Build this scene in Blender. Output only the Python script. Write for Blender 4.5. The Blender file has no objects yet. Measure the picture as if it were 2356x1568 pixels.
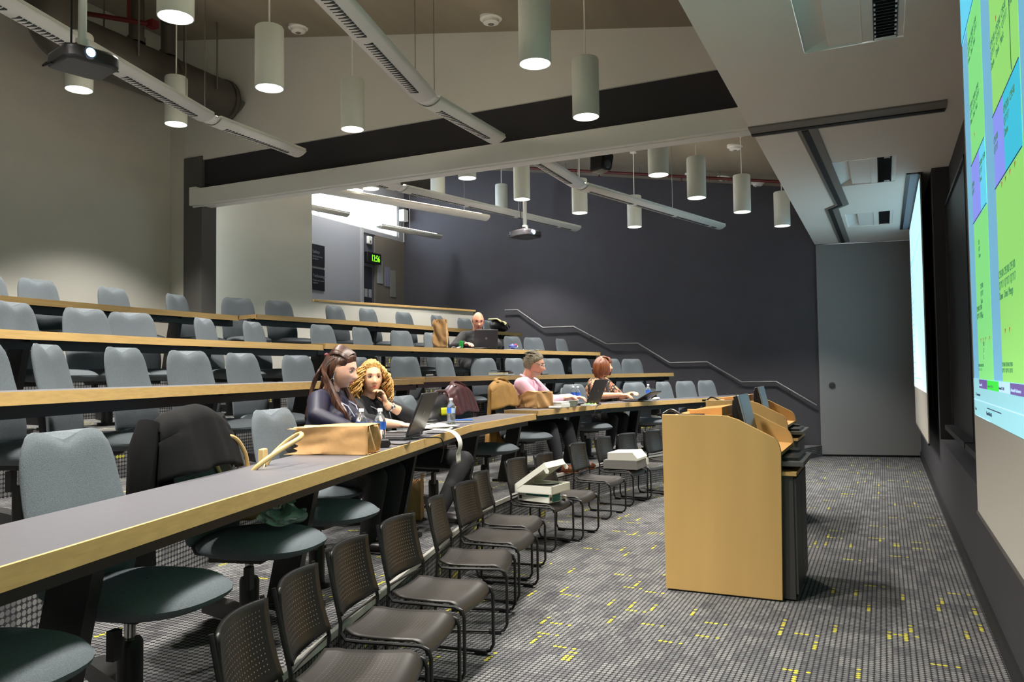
import bpy, bmesh, math, random
from mathutils import Vector as V, Matrix
R_ = random.Random(7)
sc = bpy.context.scene
COL = sc.collection
rad = math.radians

# ------------------------------------------------------------------ camera
CAM_H = 1.6
YAW, PITCH, ROLL = rad(25.1845), rad(2.29376), .0125
cd = bpy.data.cameras.new('camera'); cam = bpy.data.objects.new('camera', cd); COL.objects.link(cam)
fwd = V((-math.sin(YAW)*math.cos(PITCH), math.cos(YAW)*math.cos(PITCH), math.sin(PITCH)))
rt = V((math.cos(YAW), math.sin(YAW), 0)); up = rt.cross(fwd)
R = rt*math.cos(ROLL) - up*math.sin(ROLL); U = rt*math.sin(ROLL) + up*math.cos(ROLL)
m = Matrix((R, U, -fwd)).transposed().to_4x4(); m.translation = V((0, 0, CAM_H))
cam.matrix_world = m
cd.sensor_width = 36; cd.lens = 1815/2356*36; cd.clip_start = .02; cd.clip_end = 100
sc.camera = cam

# ------------------------------------------------------------------ world, exposure
w = bpy.data.worlds.new('world'); sc.world = w; w.use_nodes = True
nt = w.node_tree; bg = nt.nodes['Background']
bg.inputs[0].default_value = (.80, .90, 1, 1); bg.inputs[1].default_value = 26.0
sc.view_settings.view_transform = 'Standard'; sc.view_settings.look = 'None'
sc.view_settings.exposure = 0.12; sc.view_settings.gamma = 1; sc.view_settings.use_curve_mapping = False
ADDED_UPLIGHT = 15.0            # glow added on top of the linear fixtures to brighten the ceiling
LAMP_W = 315.0          # each pendant downlight
LAMP_COL = (1, .95, .88)

# ------------------------------------------------------------------ materials
def lin(c):
    return tuple(((x/255+.055)/1.055)**2.4 if x > 10 else x/255/12.92 for x in c)
MATS = {}
def M(name, rgb, rough=.6, metal=0., noise=None, bump=None, coat=0., emit=0., spec=.5, trans=0., alpha=1.):
    if name in MATS: return MATS[name]
    mt = bpy.data.materials.new(name); mt.use_nodes = True; t = mt.node_tree
    b = t.nodes['Principled BSDF']; c = lin(rgb) + (1,)
    b.inputs['Base Color'].default_value = c; b.inputs['Roughness'].default_value = rough
    b.inputs['Metallic'].default_value = metal; b.inputs['Specular IOR Level'].default_value = spec
    b.inputs['Coat Weight'].default_value = coat
    b.inputs['Transmission Weight'].default_value = trans; b.inputs['Alpha'].default_value = alpha
    if emit:
        b.inputs['Emission Color'].default_value = c; b.inputs['Emission Strength'].default_value = emit
    if noise or bump:
        tc = t.nodes.new('ShaderNodeTexCoord')
        def ntex(scale, stretch=None, detail=3):
            n = t.nodes.new('ShaderNodeTexNoise'); n.inputs['Scale'].default_value = scale; n.inputs['Detail'].default_value = detail
            if stretch:
                mp = t.nodes.new('ShaderNodeMapping'); mp.inputs['Scale'].default_value = stretch
                t.links.new(tc.outputs['Object'], mp.inputs[0]); t.links.new(mp.outputs[0], n.inputs[0])
            else: t.links.new(tc.outputs['Object'], n.inputs[0])
            return n
        if noise:
            n = ntex(noise[0], noise[2] if len(noise) > 2 else None)
            rmp = t.nodes.new('ShaderNodeValToRGB'); a = noise[1]
            rmp.color_ramp.elements[0].position = .3; rmp.color_ramp.elements[1].position = .7
            rmp.color_ramp.elements[0].color = tuple(x*(1-a) for x in c[:3]) + (1,)
            rmp.color_ramp.elements[1].color = tuple(min(1, x*(1+a)) for x in c[:3]) + (1,)
            t.links.new(n.outputs['Fac'], rmp.inputs[0]); t.links.new(rmp.outputs[0], b.inputs['Base Color'])
        if bump:
            n = ntex(bump[0], bump[2] if len(bump) > 2 else None); bp = t.nodes.new('ShaderNodeBump')
            bp.inputs['Strength'].default_value = bump[1]; bp.inputs['Distance'].default_value = .01
            t.links.new(n.outputs['Fac'], bp.inputs['Height']); t.links.new(bp.outputs[0], b.inputs['Normal'])
    MATS[name] = mt
    return mt
def mth(t, op, a, b=None, c=None):
    n = t.nodes.new('ShaderNodeMath'); n.operation = op
    for i, x in enumerate((a, b, c)):
        if x is None: continue
        if isinstance(x, (int, float)): n.inputs[i].default_value = x
        else: t.links.new(x, n.inputs[i])
    return n.outputs[0]
def dots(t, uvx, uvy, pitch, radius):
    """mask of round dots on a square grid"""
    fx = mth(t, 'SUBTRACT', mth(t, 'FRACT', mth(t, 'DIVIDE', uvx, pitch)), .5)
    fy = mth(t, 'SUBTRACT', mth(t, 'FRACT', mth(t, 'DIVIDE', uvy, pitch)), .5)
    d = mth(t, 'SQRT', mth(t, 'ADD', mth(t, 'MULTIPLY', fx, fx), mth(t, 'MULTIPLY', fy, fy)))
    return mth(t, 'LESS_THAN', d, radius)
def mix(t, f, a, b):
    n = t.nodes.new('ShaderNodeMix'); n.data_type = 'RGBA'
    for s, x in ((n.inputs['Factor'], f), (n.inputs[6], a), (n.inputs[7], b)):
        if isinstance(x, (int, float)): s.default_value = x
        elif isinstance(x, tuple): s.default_value = lin(x) + (1,)
        else: t.links.new(x, s)
    return n.outputs[2]
def carpet_mat():
    mt = bpy.data.materials.new('dotted_carpet'); mt.use_nodes = True; t = mt.node_tree
    b = t.nodes['Principled BSDF']; b.inputs['Roughness'].default_value = .95; b.inputs['Specular IOR Level'].default_value = .1
    tc = t.nodes.new('ShaderNodeTexCoord'); sp = t.nodes.new('ShaderNodeSeparateXYZ'); t.links.new(tc.outputs['Object'], sp.inputs[0])
    ge = t.nodes.new('ShaderNodeNewGeometry'); sn = t.nodes.new('ShaderNodeSeparateXYZ'); t.links.new(ge.outputs['True Normal'], sn.inputs[0])
    up_ = mth(t, 'GREATER_THAN', mth(t, 'ABSOLUTE', sn.outputs[2]), .5)
    P = .03
    # on risers the pattern runs up the face: use z for x
    x = mth(t, 'ADD', mth(t, 'MULTIPLY', sp.outputs[0], up_), mth(t, 'MULTIPLY', sp.outputs[2], mth(t, 'SUBTRACT', 1., up_)))
    y = sp.outputs[1]
    m0 = dots(t, x, y, P, .43)
    ix = mth(t, 'FLOOR', mth(t, 'DIVIDE', x, P)); iy = mth(t, 'FLOOR', mth(t, 'DIVIDE', y, P))
    def wn(a, b_, seed):
        c = t.nodes.new('ShaderNodeCombineXYZ'); c.inputs[2].default_value = seed
        for i, q in ((0, a), (1, b_)): t.links.new(q, c.inputs[i])
        n = t.nodes.new('ShaderNodeTexWhiteNoise'); n.noise_dimensions = '3D'; t.links.new(c.outputs[0], n.inputs['Vector']); return n.outputs['Value']
    bl = lambda q, k: mth(t, 'FLOOR', mth(t, 'DIVIDE', q, k))
    md = lambda q, k: mth(t, 'MODULO', mth(t, 'ADD', q, 6000.), k)
    # dashes of yellow dots: three dots, a gap, one dot
    def dash(a, b_, seed, thr):
        run = mth(t, 'LESS_THAN', wn(bl(a, 6.), b_, seed), thr)
        k = md(a, 6.); gap = mth(t, 'SUBTRACT', 1., mth(t, 'COMPARE', k, 3., .1)); end = mth(t, 'LESS_THAN', k, 4.5)
        return mth(t, 'MULTIPLY', run, mth(t, 'MULTIPLY', gap, end))
    yel = mth(t, 'MAXIMUM', dash(ix, iy, 3.3, .015), dash(iy, ix, 8.7, .015))
    # blocks of darker dots
    shade = wn(bl(ix, 3.), bl(iy, 5.), 1.7); fine = wn(ix, iy, 5.1)
    g = mix(t, mth(t, 'MULTIPLY_ADD', fine, .35, mth(t, 'MULTIPLY', shade, .65)), (86, 86, 89), (134, 134, 131))
    col = mix(t, m0, (50, 49, 53), mix(t, yel, g, (186, 180, 76)))
    t.links.new(col, b.inputs['Base Color'])
    return mt
CARPET = carpet_mat()
def perforated(name, rgb, hole, pitch, rad_, rough, axes=(0, 1), lim=None):
    mt = bpy.data.materials.new(name); mt.use_nodes = True; t = mt.node_tree
    b = t.nodes['Principled BSDF']; b.inputs['Roughness'].default_value = rough
    tc = t.nodes.new('ShaderNodeTexCoord'); sp = t.nodes.new('ShaderNodeSeparateXYZ'); t.links.new(tc.outputs['Object'], sp.inputs[0])
    m0 = dots(t, sp.outputs[axes[0]], sp.outputs[axes[1]], pitch, rad_)
    if lim:
        m0 = mth(t, 'MULTIPLY', m0, mth(t, 'LESS_THAN', mth(t, 'ABSOLUTE', sp.outputs[axes[0]]), lim[0]))
        m0 = mth(t, 'MULTIPLY', m0, mth(t, 'LESS_THAN', mth(t, 'ABSOLUTE', mth(t, 'SUBTRACT', sp.outputs[axes[1]], lim[2])), lim[1]))
    t.links.new(mix(t, m0, rgb, hole), b.inputs['Base Color'])
    return mt

# ------------------------------------------------------------------ mesh builder
def spl(pts, k=5):
    P = [V(p) for p in pts]; out = []
    for i in range(len(P)-1):
        a = P[max(0, i-1)]; b = P[i]; c = P[i+1]; d = P[min(len(P)-1, i+2)]
        for j in range(k):
            u = j/k; out.append(.5*((2*b) + (c-a)*u + (2*a-5*b+4*c-d)*u*u + (3*b-a-3*c+d)*u**3))
    return out + [P[-1]]
class MB:
    def __init__(s): s.v = []; s.f = []; s.mi = []
    def add(s, vs, fs, mi=0):
        o = len(s.v); s.v += [V(p) for p in vs]; s.f += [tuple(i+o for i in f) for f in fs]; s.mi += [mi]*len(fs); return s
    def box(s, c, d, rz=0, mi=0, M4=None):
        x, y, z = d[0]/2, d[1]/2, d[2]/2; cs, sn = math.cos(rz), math.sin(rz); vs = []
        for k in (-z, z):
            for (i, j) in ((-x, -y), (x, -y), (x, y), (-x, y)):
                p = V((i*cs - j*sn, i*sn + j*cs, k))
                if M4: p = M4 @ V((i, j, k))
                vs.append(p + V(c))
        return s.add(vs, [(3, 2, 1, 0), (4, 5, 6, 7), (0, 1, 5, 4), (1, 2, 6, 5), (2, 3, 7, 6), (3, 0, 4, 7)], mi)
    def span(s, a, b, mi=0):
        return s.box([(p+q)/2 for p, q in zip(a, b)], [abs(q-p) for p, q in zip(a, b)], mi=mi)
    def prism(s, pts, lo, hi, axis=2, mi=0):
        """polygon pts (2-D) extruded along an axis; lo/hi numbers or functions of the point"""
        n = len(pts); vs = []
        for h in (lo, hi):
            for p in pts:
                k = h(p) if callable(h) else h
                vs.append({2: (p[0], p[1], k), 1: (p[0], k, p[1]), 0: (k, p[0], p[1])}[axis])
        return s.add(vs, [tuple(range(n))[::-1], tuple(range(n, 2*n))] + [(i, (i+1) % n, n+(i+1) % n, n+i) for i in range(n)], mi)
    def ribbon(s, A, B, z0, z1, mi=0):
        """band between polylines A (front) and B (back), from z0 to z1"""
        n = len(A); vs = [(p[0], p[1], z) for z in (z0, z1) for L in (A, B) for p in L]; f = []
        for i in range(n-1):
            a0, a1, b0, b1 = i, i+1, n+i, n+i+1; T = 2*n
            f += [(a0, b0, b1, a1), (a0+T, a1+T, b1+T, b0+T), (a0, a1, a1+T, a0+T), (b1, b0, b0+T, b1+T)]
        T = 2*n; f += [(0, T, n+T, n), (n-1, 2*n-1, 2*n-1+T, n-1+T)]
        return s.add(vs, f, mi)
    def tube(s, pts, r, n=8, closed=False, mi=0, flat=1.):
        P = [V(p) for p in pts]; k = len(P); rs = r if isinstance(r, (list, tuple)) else [r]*k; vs = []; prev = None
        for i, p in enumerate(P):
            a = P[(i-1) % k] if (closed or i > 0) else p; b = P[(i+1) % k] if (closed or i < k-1) else p
            t = (b-a).normalized() if (b-a).length > 1e-9 else V((0, 0, 1))
            if prev is None: x = t.orthogonal().normalized()
            else:
                x = prev - t*prev.dot(t); x = x.normalized() if x.length > 1e-6 else t.orthogonal().normalized()
            prev = x; y = t.cross(x)
            vs += [p + (x*math.cos(2*math.pi*j/n) + y*math.sin(2*math.pi*j/n)*flat)*rs[i] for j in range(n)]
        f = []
        for i in range(k if closed else k-1):
            o, q = i*n, ((i+1) % k)*n
            f += [(o+j, o+(j+1) % n, q+(j+1) % n, q+j) for j in range(n)]
        if not closed: f += [tuple(range(n))[::-1], tuple(range((k-1)*n, k*n))]
        return s.add(vs, f, mi)
    def lathe(s, prof, c=(0, 0, 0), n=24, mi=0, caps=True):
        c = V(c); vs = [c + V((r*math.cos(2*math.pi*j/n), r*math.sin(2*math.pi*j/n), z)) for r, z in prof for j in range(n)]; f = []
        for i in range(len(prof)-1):
            f += [(i*n+j, i*n+(j+1) % n, (i+1)*n+(j+1) % n, (i+1)*n+j) for j in range(n)]
        if caps: f += [tuple(range(n))[::-1], tuple(range((len(prof)-1)*n, len(prof)*n))]
        return s.add(vs, f, mi)
    def ell(s, c, r, B=None, nu=16, nv=10, mi=0):
        c = V(c); vs = []
        for i in range(nv+1):
            a = math.pi*i/nv - math.pi/2
            for j in range(nu):
                b = 2*math.pi*j/nu; p = V((r[0]*math.cos(a)*math.cos(b), r[1]*math.cos(a)*math.sin(b), r[2]*math.sin(a)))
                vs.append(c + (B @ p if B else p))
        return s.add(vs, [(i*nu+j, i*nu+(j+1) % nu, (i+1)*nu+(j+1) % nu, (i+1)*nu+j) for i in range(nv) for j in range(nu)], mi)
    def cap(s, a, ra, b, rb, n=12):
        """tapered capsule"""
        a, b = V(a), V(b); t = (b-a).normalized() if (b-a).length > 1e-6 else V((0, 0, 1)); pts = []; rs = []
        for k in range(4): q = math.pi/2*(k/4); pts.append(a - t*ra*math.cos(q)); rs.append(max(.0004, ra*math.sin(q)))
        pts += [a, b]; rs += [ra, rb]
        for k in range(3, -1, -1): q = math.pi/2*(k/4); pts.append(b + t*rb*math.cos(q)); rs.append(max(.0004, rb*math.sin(q)))
        return s.tube(pts, rs, n)
    def grid(s, fn, nu, nv, mi=0, wrap=False):
        vs = [fn(i/nu, j/nv) for j in range(nv+1) for i in range(nu+(0 if wrap else 1))]; k = nu if wrap else nu+1
        f = [(j*k+i, j*k+(i+1) % k, (j+1)*k+(i+1) % k, (j+1)*k+i) for j in range(nv) for i in range(nu)]
        return s.add(vs, f, mi)
    def xf(s, M4, start=0):
        for i in range(start, len(s.v)): s.v[i] = M4 @ s.v[i]
        return s
def obj(name, mb, mats, parent=None, smooth=True, bevel=0, remesh=0, smoothit=0, solid=0, subd=0, seg=2, loc=None):
    me = bpy.data.meshes.new(name); me.from_pydata([tuple(p) for p in mb.v], [], mb.f)
    if not isinstance(mats, (list, tuple)): mats = [mats]
    for x in mats: me.materials.append(x)
    if len(mats) > 1: me.polygons.foreach_set('material_index', mb.mi)
    bm = bmesh.new(); bm.from_mesh(me); bmesh.ops.recalc_face_normals(bm, faces=bm.faces[:]); bm.to_mesh(me); bm.free()
    o = bpy.data.objects.new(name, me); COL.objects.link(o)
    if parent: o.parent = parent
    if loc: o.location = loc
    if solid: d = o.modifiers.new('solid', 'SOLIDIFY'); d.thickness = solid; d.offset = 0
    if remesh:
        d = o.modifiers.new('remesh', 'REMESH'); d.mode = 'VOXEL'; d.voxel_size = remesh; d.use_smooth_shade = True
    if smoothit: d = o.modifiers.new('smooth', 'SMOOTH'); d.iterations = smoothit; d.factor = .5
    if subd: d = o.modifiers.new('subd', 'SUBSURF'); d.levels = d.render_levels = subd
    if bevel:
        d = o.modifiers.new('bevel', 'BEVEL'); d.width = bevel; d.segments = seg; d.limit_method = 'ANGLE'; d.angle_limit = rad(40)
    if smooth:
        me.polygons.foreach_set('use_smooth', [True]*len(me.polygons))
        if not (remesh or subd):
            try: me.set_sharp_from_angle(angle=rad(40))
            except Exception: pass
    return o
def tag(o, label, cat, group=None, kind=None):
    o['label'] = label; o['category'] = cat
    if group: o['group'] = group
    if kind: o['kind'] = kind
    return o
def thing(name, label, cat, loc=(0, 0, 0), rz=0, group=None):
    o = bpy.data.objects.new(name, None); COL.objects.link(o); o.empty_display_size = .1
    o.location = loc; o.rotation_euler = (0, 0, rz)
    return tag(o, label, cat, group)
def struct(name, mb, mats, parent=None, **k):
    o = obj(name, mb, mats, parent, smooth=False, **k)
    if not parent: o['kind'] = 'structure'
    return o
def dup(root, loc=None, rz=None, label=None, group=None):
    def cp(o, par):
        c = o.copy(); COL.objects.link(c)
        if par: c.parent = par
        for ch in o.children: cp(ch, c)
        return c
    r = cp(root, None)
    if loc is not None: r.location = loc
    if rz is not None: r.rotation_euler = (0, 0, rz)
    if label: r['label'] = label
    if group: r['group'] = group
    return r
def text(name, s, size, mat, parent, loc, rot, ext=.0008, align='LEFT', sx=1.):
    c = bpy.data.curves.new(name, 'FONT'); c.body = s; c.size = size; c.extrude = ext; c.align_x = align; c.resolution_u = 3
    tmp = bpy.data.objects.new(name + '_curve', c); me = bpy.data.meshes.new_from_object(tmp); me.name = name
    bpy.data.objects.remove(tmp); bpy.data.curves.remove(c); me.materials.clear(); me.materials.append(mat)
    o = bpy.data.objects.new(name, me); COL.objects.link(o); o.parent = parent
    o.location = loc; o.rotation_euler = rot; o.scale = (sx, 1, 1); return o
def nth(i): return ('first', 'second', 'third', 'fourth', 'fifth', 'sixth', 'seventh', 'eighth', 'ninth', 'tenth', 'eleventh', 'twelfth', 'thirteenth')[i]

# ------------------------------------------------------------------ common materials
BEIGE = M('beige_wall_paint', (206, 204, 194), .8, noise=(2, .02))
WHITE = M('white_wall_paint', (212, 211, 206), .8, noise=(2, .02))
DARK = M('charcoal_wall_paint', (63, 61, 66), .8, noise=(3, .05))
BAND = M('dark_band_paint', (44, 43, 47), .8)
PILLAR = M('dark_grey_pillar_paint', (92, 90, 88), .8)
CONC = M('board_marked_concrete', (136, 127, 112), .9, noise=(1.6, .16, (1, .12, 1)), bump=(14, .25))
METALW = M('white_powder_coat', (228, 228, 224), .5)
MAPLE = M('maple_edge', (202, 166, 106), .45, noise=(7, .10, (6, .35, 9)))
LAM = M('grey_laminate', (86, 85, 90), .42, noise=(90, .07))
BLACKM = M('black_metal', (14, 14, 15), .45)
BLACKP = M('black_plastic', (20, 20, 22), .4)
CHROME = M('chrome', (200, 200, 200), .2, 1.)
GREYM = M('grey_metal', (120, 120, 118), .4, .6)
# ------------------------------------------------------------------ row geometry (front edges of the desk rows)
YD = 7.85                                   # plane of the operable-wall track
ROW = {
 '1N': [(-1.71, .3), (-3.349, 6.267), (-3.50, 8.05)], '1F': [(-3.62, 8.38), (-3.42, 10.3), (-2.02, 14.1)],
 '2N': [(-3.03, .3), (-3.56, 2.17), (-4.80, 6.3), (-4.97, 8.08)], '2F': [(-4.97, 8.1), (-4.85, 10.2), (-3.42, 14.1)],
 '3N': [(-4.85, .3), (-5.46, 3.39), (-5.68, 5.04), (-5.73, 7.17)], '3F': [(-5.73, 7.19), (-5.60, 9.5), (-4.8, 14.1)],
 '4N': [(-6.79, .3), (-7.06, 4.37), (-7.15, 5.79), (-7.15, 7.33)], '4F': [(-7.09, 7.56), (-6.75, 9.8), (-6.40, 14.1)]}
TOPZ = {'1N': 1.14, '1F': 1.16, '2N': 1.54, '2F': 1.56, '3N': 1.94, '3F': 1.96, '4N': 2.34, '4F': 2.37}
def offset(poly, d):
    P = [V(p) for p in poly]; out = []
    for i, p in enumerate(P):
        ns = []
        for a, b in ((i-1, i), (i, i+1)):
            if 0 <= a and b < len(P): t = (P[b]-P[a]).normalized(); ns.append(V((-t.y, t.x)))
        n = sum(ns, V((0, 0))).normalized(); out.append(p + n*(d/n.dot(ns[0])))
    return out
def along(poly, s):
    """point and direction at arc length s"""
    for i in range(len(poly)-1):
        a, b = V(poly[i]), V(poly[i+1]); L = (b-a).length
        if s <= L or i == len(poly)-2: return a + (b-a)*(s/L), (b-a).normalized()
        s -= L
def riser(k):
    n, f = ROW['%dN' % k], ROW['%dF' % k]; pts = offset(n, -.09)[:-1] + offset(n, -.09)[-1:] + offset(f, -.09)
    out = [V((pts[0].x + (-.62-pts[0].y)*(pts[1]-pts[0]).x/(pts[1]-pts[0]).y, -.62))]
    for p in pts:
        if p.y > out[-1].y + .02: out.append(p)
    d = (out[-1]-out[-2]); out.append(out[-1] + d*((15.6-out[-1].y)/d.y)); return out
# ------------------------------------------------------------------ floor and tiers
mb = MB().span((-12, -.7, -.2), (.75, 16.0, 0)); struct('floor', mb, CARPET)
RS = {k: riser(k) for k in (1, 2, 3, 4)}
def resample(P, ys):
    out = []
    for y in ys:
        for i in range(len(P)-1):
            if P[i].y <= y <= P[i+1].y + 1e-6: out.append(P[i] + (P[i+1]-P[i])*((y-P[i].y)/(P[i+1].y-P[i].y))); break
    return out
NOSE = M('light_stair_nosing', (168, 166, 158), .5)
for k in (1, 2, 3, 4):
    A = RS[k]
    B = RS[k+1] if k < 4 else [V((-8.95, -.62)), V((-8.95, 7.9)), V((-9.7, 7.91)), V((-7.3, 15.6))]
    ys = sorted({round(p.y, 4) for p in A} | {round(p.y, 4) for p in B}); ys = [y for y in ys if -.6201 <= y <= 15.6001]
    struct('floor', MB().ribbon(resample(A, ys), resample(B, ys), 0.001, .4*k), CARPET)
    nz = offset(A, -.008); struct('trim_%d' % k, MB().ribbon(nz, offset(A, .018), .4*k-.03, .4*k+.004), NOSE)
    # intermediate step in the wall aisle
    e = resample(A, [14.3, 15.55]); struct('floor', MB().ribbon([p+V((.34, 0)) for p in e], e, .001, .4*k-.2), CARPET)
struct('floor', MB().prism([(-8.85, 10.5), (-7.4, 14.3), (-7.35, 15.6), (-10.1, 15.6), (-10.1, 10.5)], .001, 2.0), CARPET)
struct('floor', MB().span((-7.36, 14.25, .001), (-7.0, 15.6, 1.8)), CARPET)
# ------------------------------------------------------------------ ceilings
cz = lambda x: 4.77 - .173*x
mb = MB().prism([(-1.0, cz(-1)), (-12, cz(-12)), (-12, cz(-12)+.3), (-1.0, cz(-1)+.3)], -.7, 16, axis=1); struct('ceiling', mb, CONC)
SOF = M('soffit_paint', (226, 224, 218), .75)
mb = MB()   # front soffit with three recessed wells cut out
wells = [(4.72, 6.06), (9.45, 10.75), (12.75, 13.95)]      # y ranges
wx = (-.46, .19)
ys = [-.7] + [q for wv in wells for q in wv] + [15.95]
for i in range(len(ys)-1):
    y0, y1 = ys[i], ys[i+1]
    if i % 2 == 0: mb.span((-1.09, y0, 3.9), (.8, y1, 4.02))
    else: mb.span((-1.09, y0, 3.9), (wx[0], y1, 4.02)); mb.span((wx[1], y0, 3.9), (.8, y1, 4.02))
mb.span((-1.09, -.7, 4.02), (-1.0, 15.95, 5.1)); mb.span((-1.0, -.7, 4.3), (.8, 15.95, 4.36))
struct('ceiling', mb, SOF)
# ------------------------------------------------------------------ walls
mb = MB().span((.565, -.7, 0), (.8, 15.9, .78)).span((.74, -.7, .78), (.8, 15.9, 3.95))
mb.span((.565, -.7, .78), (.8, 5.35, 3.95)).span((.565, 10.25, .78), (.8, 15.9, 3.95)); struct('wall_front', mb, M('front_wall_paint', (54, 54, 58), .7))
mb = MB().span((-10.3, 15.6, 0), (-1.07, 15.8, 7)); struct('wall_far', mb, DARK); struct('wall_end', MB().span((-1.2, 15.95, -.2), (.8, 16.1, 5)), DARK)
mb = MB().span((-9.1, -.7, 1.2), (-8.93, 7.86, 7)); struct('wall_back', mb, BEIGE)
mb = MB().span((-9.0, YD, 1.2), (-8.64, YD+.25, 7)); struct('wall_return', mb, BEIGE)
mb = MB().prism([(-9.70, 7.83), (-8.75, 10.65), (-8.9, 10.7), (-9.85, 7.88)], 1.2, 7); struct('wall_rear', mb, BEIGE)
mb = MB().prism([(-8.75, 10.65), (-7.55, 14.23), (-7.68, 14.27), (-8.9, 10.7)], 1.2, 2.85); struct('wall_parapet', mb, BEIGE)
mb = MB().prism([(-8.72, 10.66), (-7.51, 14.25), (-7.72, 14.3), (-8.93, 10.7)], 2.85, 2.89); struct('trim_5', mb, MAPLE, bevel=.004)
mb = MB().span((-10.15, 10.5, 2), (-8.8, 10.62, 7)); struct('wall_entry', mb, BEIGE)
struct('wall_near', MB().span((-12, -.8, -.2), (.8, -.6, 7)), WHITE)
# operable-wall header: white bulkhead, dark band, white track beam, dark pillar
HP = [(-8.64, 4.55), (-1.05, 4.58), (-1.05, cz(-1.05)+.05), (-8.64, cz(-8.64)+.05)]
struct('wall_bulkhead', MB().prism(HP, YD, YD+.25, axis=1), WHITE)
struct('trim_6', MB().span((-8.65, YD+.03, 4.1), (-1.05, YD+.24, 4.60)), BAND)
mb = MB().span((-8.46, YD-.10, 3.915), (-1.09, YD+.16, 4.135)).span((-8.46, YD-.10, 4.135), (-8.34, YD+.02, 4.165))
mb.span((-8.46, YD-.04, 3.90), (-1.09, YD+.0, 3.916)); struct('trim_7', mb, METALW, bevel=.006)
struct('wall_pillar', MB().span((-8.645, YD-.02, 1.2), (-8.31, YD+.24, 4.6)), PILLAR)
TRK = M('dark_track_recess', (62, 61, 62), .6)
struct('trim_8', MB().span((-1.1, 7.66, 3.884), (.56, 7.98, 3.9)), M('grey_track_plate', (120, 118, 114), .6))
struct('trim_9', MB().span((-1.1, 7.86, 3.876), (.56, 7.93, 3.885)), M('black_track_slot', (16, 16, 18), .7))
# track spur of the stored partition, with its jog
sp = [(-.62, 7.98), (-.485, 11.9), (-.63, 12.15), (-.60, 15.45)]
struct('trim_10', MB().ribbon([(p[0]+.11, p[1]) for p in sp], [(p[0]-.07, p[1]) for p in sp], 3.884, 3.9), M('grey_track_plate', (120, 118, 114), .6))
struct('trim_11', MB().ribbon([(p[0]+.03, p[1]) for p in sp], [(p[0]-.03, p[1]) for p in sp], 3.876, 3.885), M('black_track_slot', (16, 16, 18), .7))
# big grey folding panel at the end of the room
th = math.atan2(.30, 1.62)
DGREY = M('panel_grey_paint', (124, 124, 124), .7)
mb = MB().prism([(-1.07, 15.52), (.57, 15.83), (.56, 15.9), (-1.08, 15.59)], .035, 3.885)
o = struct('door_1', mb, DGREY, bevel=.006)
nrm = V((math.sin(th), -math.cos(th), 0))
mb = MB(); pc = V((-.86, 15.545, 1.30)); mb.lathe([(.055, 0), (.055, .012), (.03, .016), (.028, .004)], n=20)
mb.xf(Matrix.Translation(pc + nrm*.0) @ nrm.to_track_quat('Z', 'Y').to_matrix().to_4x4()); obj('lock', mb, M('dark_lock', (52, 50, 52), .5), o)
obj('bottom_seal', MB().prism([(-1.06, 15.535), (.56, 15.845), (.55, 15.88), (-1.07, 15.57)], .004, .035), BLACKP, o)
struct('baseboard_front', MB().span((.545, -.62, 0), (.566, 15.84, .11)), M('dark_base', (28, 28, 31), .6))
struct('baseboard_far', MB().span((-10.2, 15.58, 0), (-1.08, 15.601, .11)), M('dark_base', (28, 28, 31), .6))
# ------------------------------------------------------------------ entry vestibule (upper level): window strip, doors
xb = -10.1; GW = M('vestibule_wall_paint', (150, 151, 156), .8)
mb = MB().span((xb-.15, 10.5, 1.9), (xb, 13.93, 4.76)).span((xb-.15, 10.5, 5.52), (xb, 15.6, 7)).span((xb-.15, 10.5, 4.76), (xb, 11.4, 5.52))
mb.span((xb-.15, 13.93, 4.68), (xb, 15.6, 4.76)).span((xb-.15, 15.38, 4.76), (xb, 15.6, 5.52)); struct('wall_vestibule', mb, GW)
fr = struct('window_1', MB().span((xb-.10, 11.4, 4.76), (xb-.03, 15.38, 4.79)).span((xb-.10, 11.4, 5.49), (xb-.03, 15.38, 5.52)).span((xb-.1, 15.33, 4.76), (xb-.03, 15.38, 5.52)).span((xb-.1, 11.4, 4.76), (xb-.03, 11.45, 5.52)), METALW)
GLASS = M('window_glass', (235, 245, 255), .02, trans=1., spec=.3)
obj('pane', MB().span((xb-.07, 11.4, 4.78), (xb-.062, 15.35, 5.5)), GLASS, fr, smooth=False)
obj('mullion', MB().span((xb-.1, 12.52, 4.78), (xb-.03, 12.56, 5.5)), METALW, fr, smooth=False)
fr = struct('door_2', MB().span((xb-.12, 13.93, 1.95), (xb-.03, 14.42, 4.68)), M('door_grey_paint', (84, 84, 92), .6))
obj('door_frame', MB().span((xb-.1, 13.88, 1.95), (xb+.03, 13.96, 4.76)), M('frame_grey', (168, 168, 170), .5), fr, smooth=False)
obj('window_pane', MB().span((xb-.03, 14.0, 2.9), (xb-.022, 14.33, 3.95)), M('dark_glass', (46, 47, 54), .15), fr, smooth=False)
for yy in (14.05, 14.2): obj('notice', MB().span((xb-.03, yy, 3.28), (xb-.018, yy+.11, 3.46)), M('grey_paper', (150, 150, 152), .8), fr, smooth=False)
o = struct('door_3', MB().span((xb-.12, 14.42, 1.95), (xb+.0, 15.6, 4.68)), M('brown_grey_panel', (112, 104, 94), .6, noise=(4, .06, (1, 1, .2))))
o['label'] = 'tall brown grey panel with three pinned papers'
PAP = M('pinned_paper', (150, 154, 158), .8)
for y0, y1, z0, z1, mm in ((14.50, 14.70, 3.62, 4.12, PAP), (14.79, 14.99, 3.58, 4.02, M('tinted_paper', (122, 122, 140), .8)), (15.02, 15.22, 3.36, 3.97, M('dull_paper', (132, 130, 122), .8))):
    obj('pinned_paper', MB().span((xb, y0, z0), (xb+.012, y1, z1)), mm, o, smooth=False)
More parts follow.
